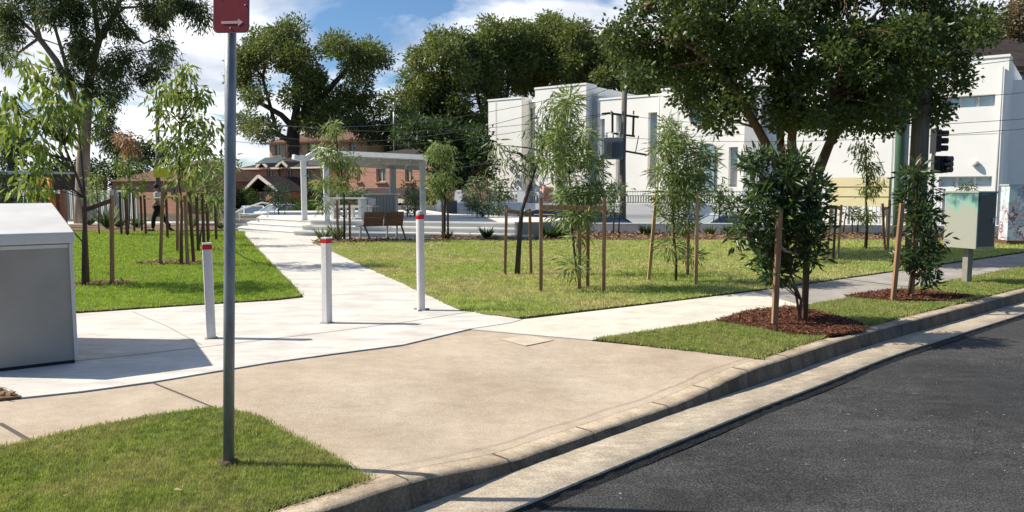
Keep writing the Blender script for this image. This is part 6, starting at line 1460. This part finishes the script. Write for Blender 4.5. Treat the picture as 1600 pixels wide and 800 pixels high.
wire(P(998,183,38.4), P(1720,175,26), 0.5, 'overhead wire passing in front of the upper strip window', 0.011)
wire(P(975,215,38.4), P(1720,190,26), 0.4, 'overhead wire passing between the two strip windows', 0.011)
wire(P(957,205,38.3), P(560,268,50), 0.7, 'service wire from the transformer pole to the brick house', 0.012)
wire(P(245,200,48), P(150,262,58), 0.4, 'service wire from the left pole to the bungalow', 0.018)

# ================================================================== CARS
def car(x, y, rz, m, label, z=-1.2, suv=False, group='parked cars beyond the park'):
    t = thing('parked_car', (x, y, z), label, 'car', group, rz)
    # side profile (y along the car, z up); lofted across the width with tumblehome
    low = [(-2.25,0.30),(-2.28,0.62),(-2.15,0.78),(-1.15,0.93),(1.45,0.97),(2.12,0.98),(2.24,0.70),(2.2,0.32)]
    mb = MB(); prof = low; n = len(prof)
    rows = [[(sx*hw, p[0]*k, 0.30+(p[1]-0.30)*kz) for p in prof] for sx, hw, k, kz in ((-1,0.80,0.95,0.92),(-1,0.88,1,1.0),(-1,0.70,1.0,1.03),(1,0.70,1.0,1.03),(1,0.88,1,1.0),(1,0.80,0.95,0.92))]
    mb.grid(rows); 
    for row, fl in ((rows[0],0),(rows[-1],1)): mb.add(row, [list(range(n)) if fl == 0 else list(range(n))[::-1]])
    mb.add([rows[0][0],rows[0][-1],rows[-1][-1],rows[-1][0]], [(0,1,2,3)])
    bd = mb.build('body', M[m], t, 0.05, 3)
    # cabin: glass house with roof
    mb = MB(); zr = 1.45
    cb = [(-1.15,0.92,0.80),(-0.35,zr-0.03,0.62),(0.9,zr,0.62),(1.85 if not suv else 2.05,0.96,0.76)]
    L_ = [(-c_[2],c_[0],c_[1]) for c_ in cb]; R_ = [(c_[2],c_[0],c_[1]) for c_ in cb]
    mb.add(L_+R_, [(0,4,5,1),(2,6,7,3),(0,1,2,3),(7,6,5,4)]); mb.build('windows', M['glass'], t, 0.02)
    mb = MB(); mb.add([(-0.64,-0.38,zr-0.03),(0.64,-0.38,zr-0.03),(0.64,0.93,zr+0.005),(-0.64,0.93,zr+0.005),(-0.60,-0.30,zr+0.03),(0.60,-0.30,zr+0.03),(0.60,0.85,zr+0.05),(-0.60,0.85,zr+0.05)], [(4,5,6,7),(0,1,5,4),(1,2,6,5),(2,3,7,6),(3,0,4,7)])
    for s_ in (-1,1):
        mb.bar((s_*0.80,-1.13,0.93),(s_*0.63,-0.36,zr),0.05); mb.bar((s_*0.76,1.83,0.96),(s_*0.63,0.92,zr),0.07); mb.bar((s_*0.79,0.25,0.95),(s_*0.635,0.25,zr),0.05); mb.bar((s_*0.635,-0.36,zr),(s_*0.635,0.92,zr),0.05)
    mb.build('roof', M[m], t, 0.01)
    for sx in (-1,1):
        for yy in (-1.38,1.38):
            mb = MB(); mb.tube([(sx*0.70,yy,0.32),(sx*0.885,yy,0.32)],0.33,18,smooth=False); wh = mb.build('wheel', M['tyre'], t)
            mb = MB(); mb.tube([(sx*0.80,yy,0.32),(sx*0.895,yy,0.32)],0.20,12,smooth=False); mb.build('rim', M['steel'], wh)
        mb = MB(); mb.box((sx*0.66,2.17,0.80),(0.34,0.14,0.15)); mb.build('tail_light', M['lamp_red'], t, 0.02)
        mb = MB(); mb.box((sx*0.66,-2.2,0.68),(0.34,0.12,0.12)); mb.build('headlight', M['glass_light'], t, 0.02)
        mb = MB(); mb.box((sx*0.95,-0.85,0.98),(0.16,0.1,0.11)); mb.build('wing_mirror', M[m], t, 0.02)
    mb = MB(); mb.box((0,2.24,0.58),(0.40,0.02,0.12)); mb.build('number_plate', M['cream_conc'], t)
    mb = MB(); mb.box((0,2.20,0.40),(1.5,0.12,0.14)); mb.box((0,-2.24,0.40),(1.5,0.10,0.14)); mb.build('bumper_strip', M['black'], t)
    return t
def carat(u, v_roof, D, rz, m, label):
    x, y, z = P(u, v_roof, D); return car(x, y, rz, M and m, label, z-1.5)
carat(447, 318.5, 54, R(150), 'car_white', 'white car seen from behind beside the left shelter post')
carat(394, 321, 55, R(205), 'car_white', 'white car partly hidden by the sign pole and hedge')
carat(862, 327, 34, R(100), 'car_navy', 'dark blue car behind the grey wall block')
carat(945, 330, 33, R(96), 'car_black', 'black car behind the bushy narrow-leaved sapling')
carat(1150, 334, 32, R(100), 'car_silver', 'silver car behind the broad glossy shrub')
# garden chairs and small table by the fence wall
x, y, z = P(850,330,32); 
t = thing('garden_table', (x,y,z-0.55), 'small wooden folding table with white legs behind the grey wall block', 'table'); 
mb = MB(); mb.box((0,0,0.40),(0.8,0.5,0.04)); mb.build('table_top', M['timber_pale'], t)
for s_ in (-1,1):
    mb = MB(); mb.bar((s_*0.3,-0.1,-0.1),(-s_*0.25,0.1,0.38),0.03); mb.build('leg', M['white_paint'], t)
p = P(855,305,40.6); t = thing('hanging_cloth', p, 'orange-pink cloth hanging on the dark picket fence', 'cloth')
mb = MB(); rows = [[(0.30*(i/6-0.5)*2*(1-0.25*j/6)+0.03*math.sin(j*2.1+i), -0.55+0.05*math.sin(i*2.3+j), 0.45-0.75*j/6+0.04*math.cos(i*1.7)) for i in range(7)] for j in range(7)]
mb.grid(rows); o = mb.build('cloth', mat('salmon_cloth', (0.75,0.33,0.22), 0.9), t); sd = o.modifiers.new('thick','SOLIDIFY'); sd.thickness = 0.02
# downpipes, movement joints and a parapet vent on the white building
for u, d, vt in ((775,0.93,160),(1060,0.93,140),(1200,0.54,122),(1400,0.93,100)):
    s_, z = fac(u, vt, d); mb = MB(bo); mb.bar(WP(s_,d,ZB),WP(s_,d,z),0.03,0.012); mb.build('wall_joint', M['wall_grey'], wb)
for u, d, vt in ((1031,0.45,150),(1567,0.95,104)):
    s_, z = fac(u, vt, d); mb = MB(bo); mb.tube([WP(s_,d+0.06,ZB),WP(s_,d+0.06,z)],0.05,8); mb.build('downpipe', M['grey_paint'], wb)
for u0, u1, v, d in ((763,815,232,0.9),(1034,1165,215,0.9),(1376,1577,215,0.9)):
    s0, z = fac(u0, v, d); s1, _ = fac(u1, v, d); mb = MB(bo); mb.bar(WP(s0+0.02,d,z),WP(s1-0.02,d,z),0.025,0.012); mb.build('wall_joint', M['wall_grey'], wb)
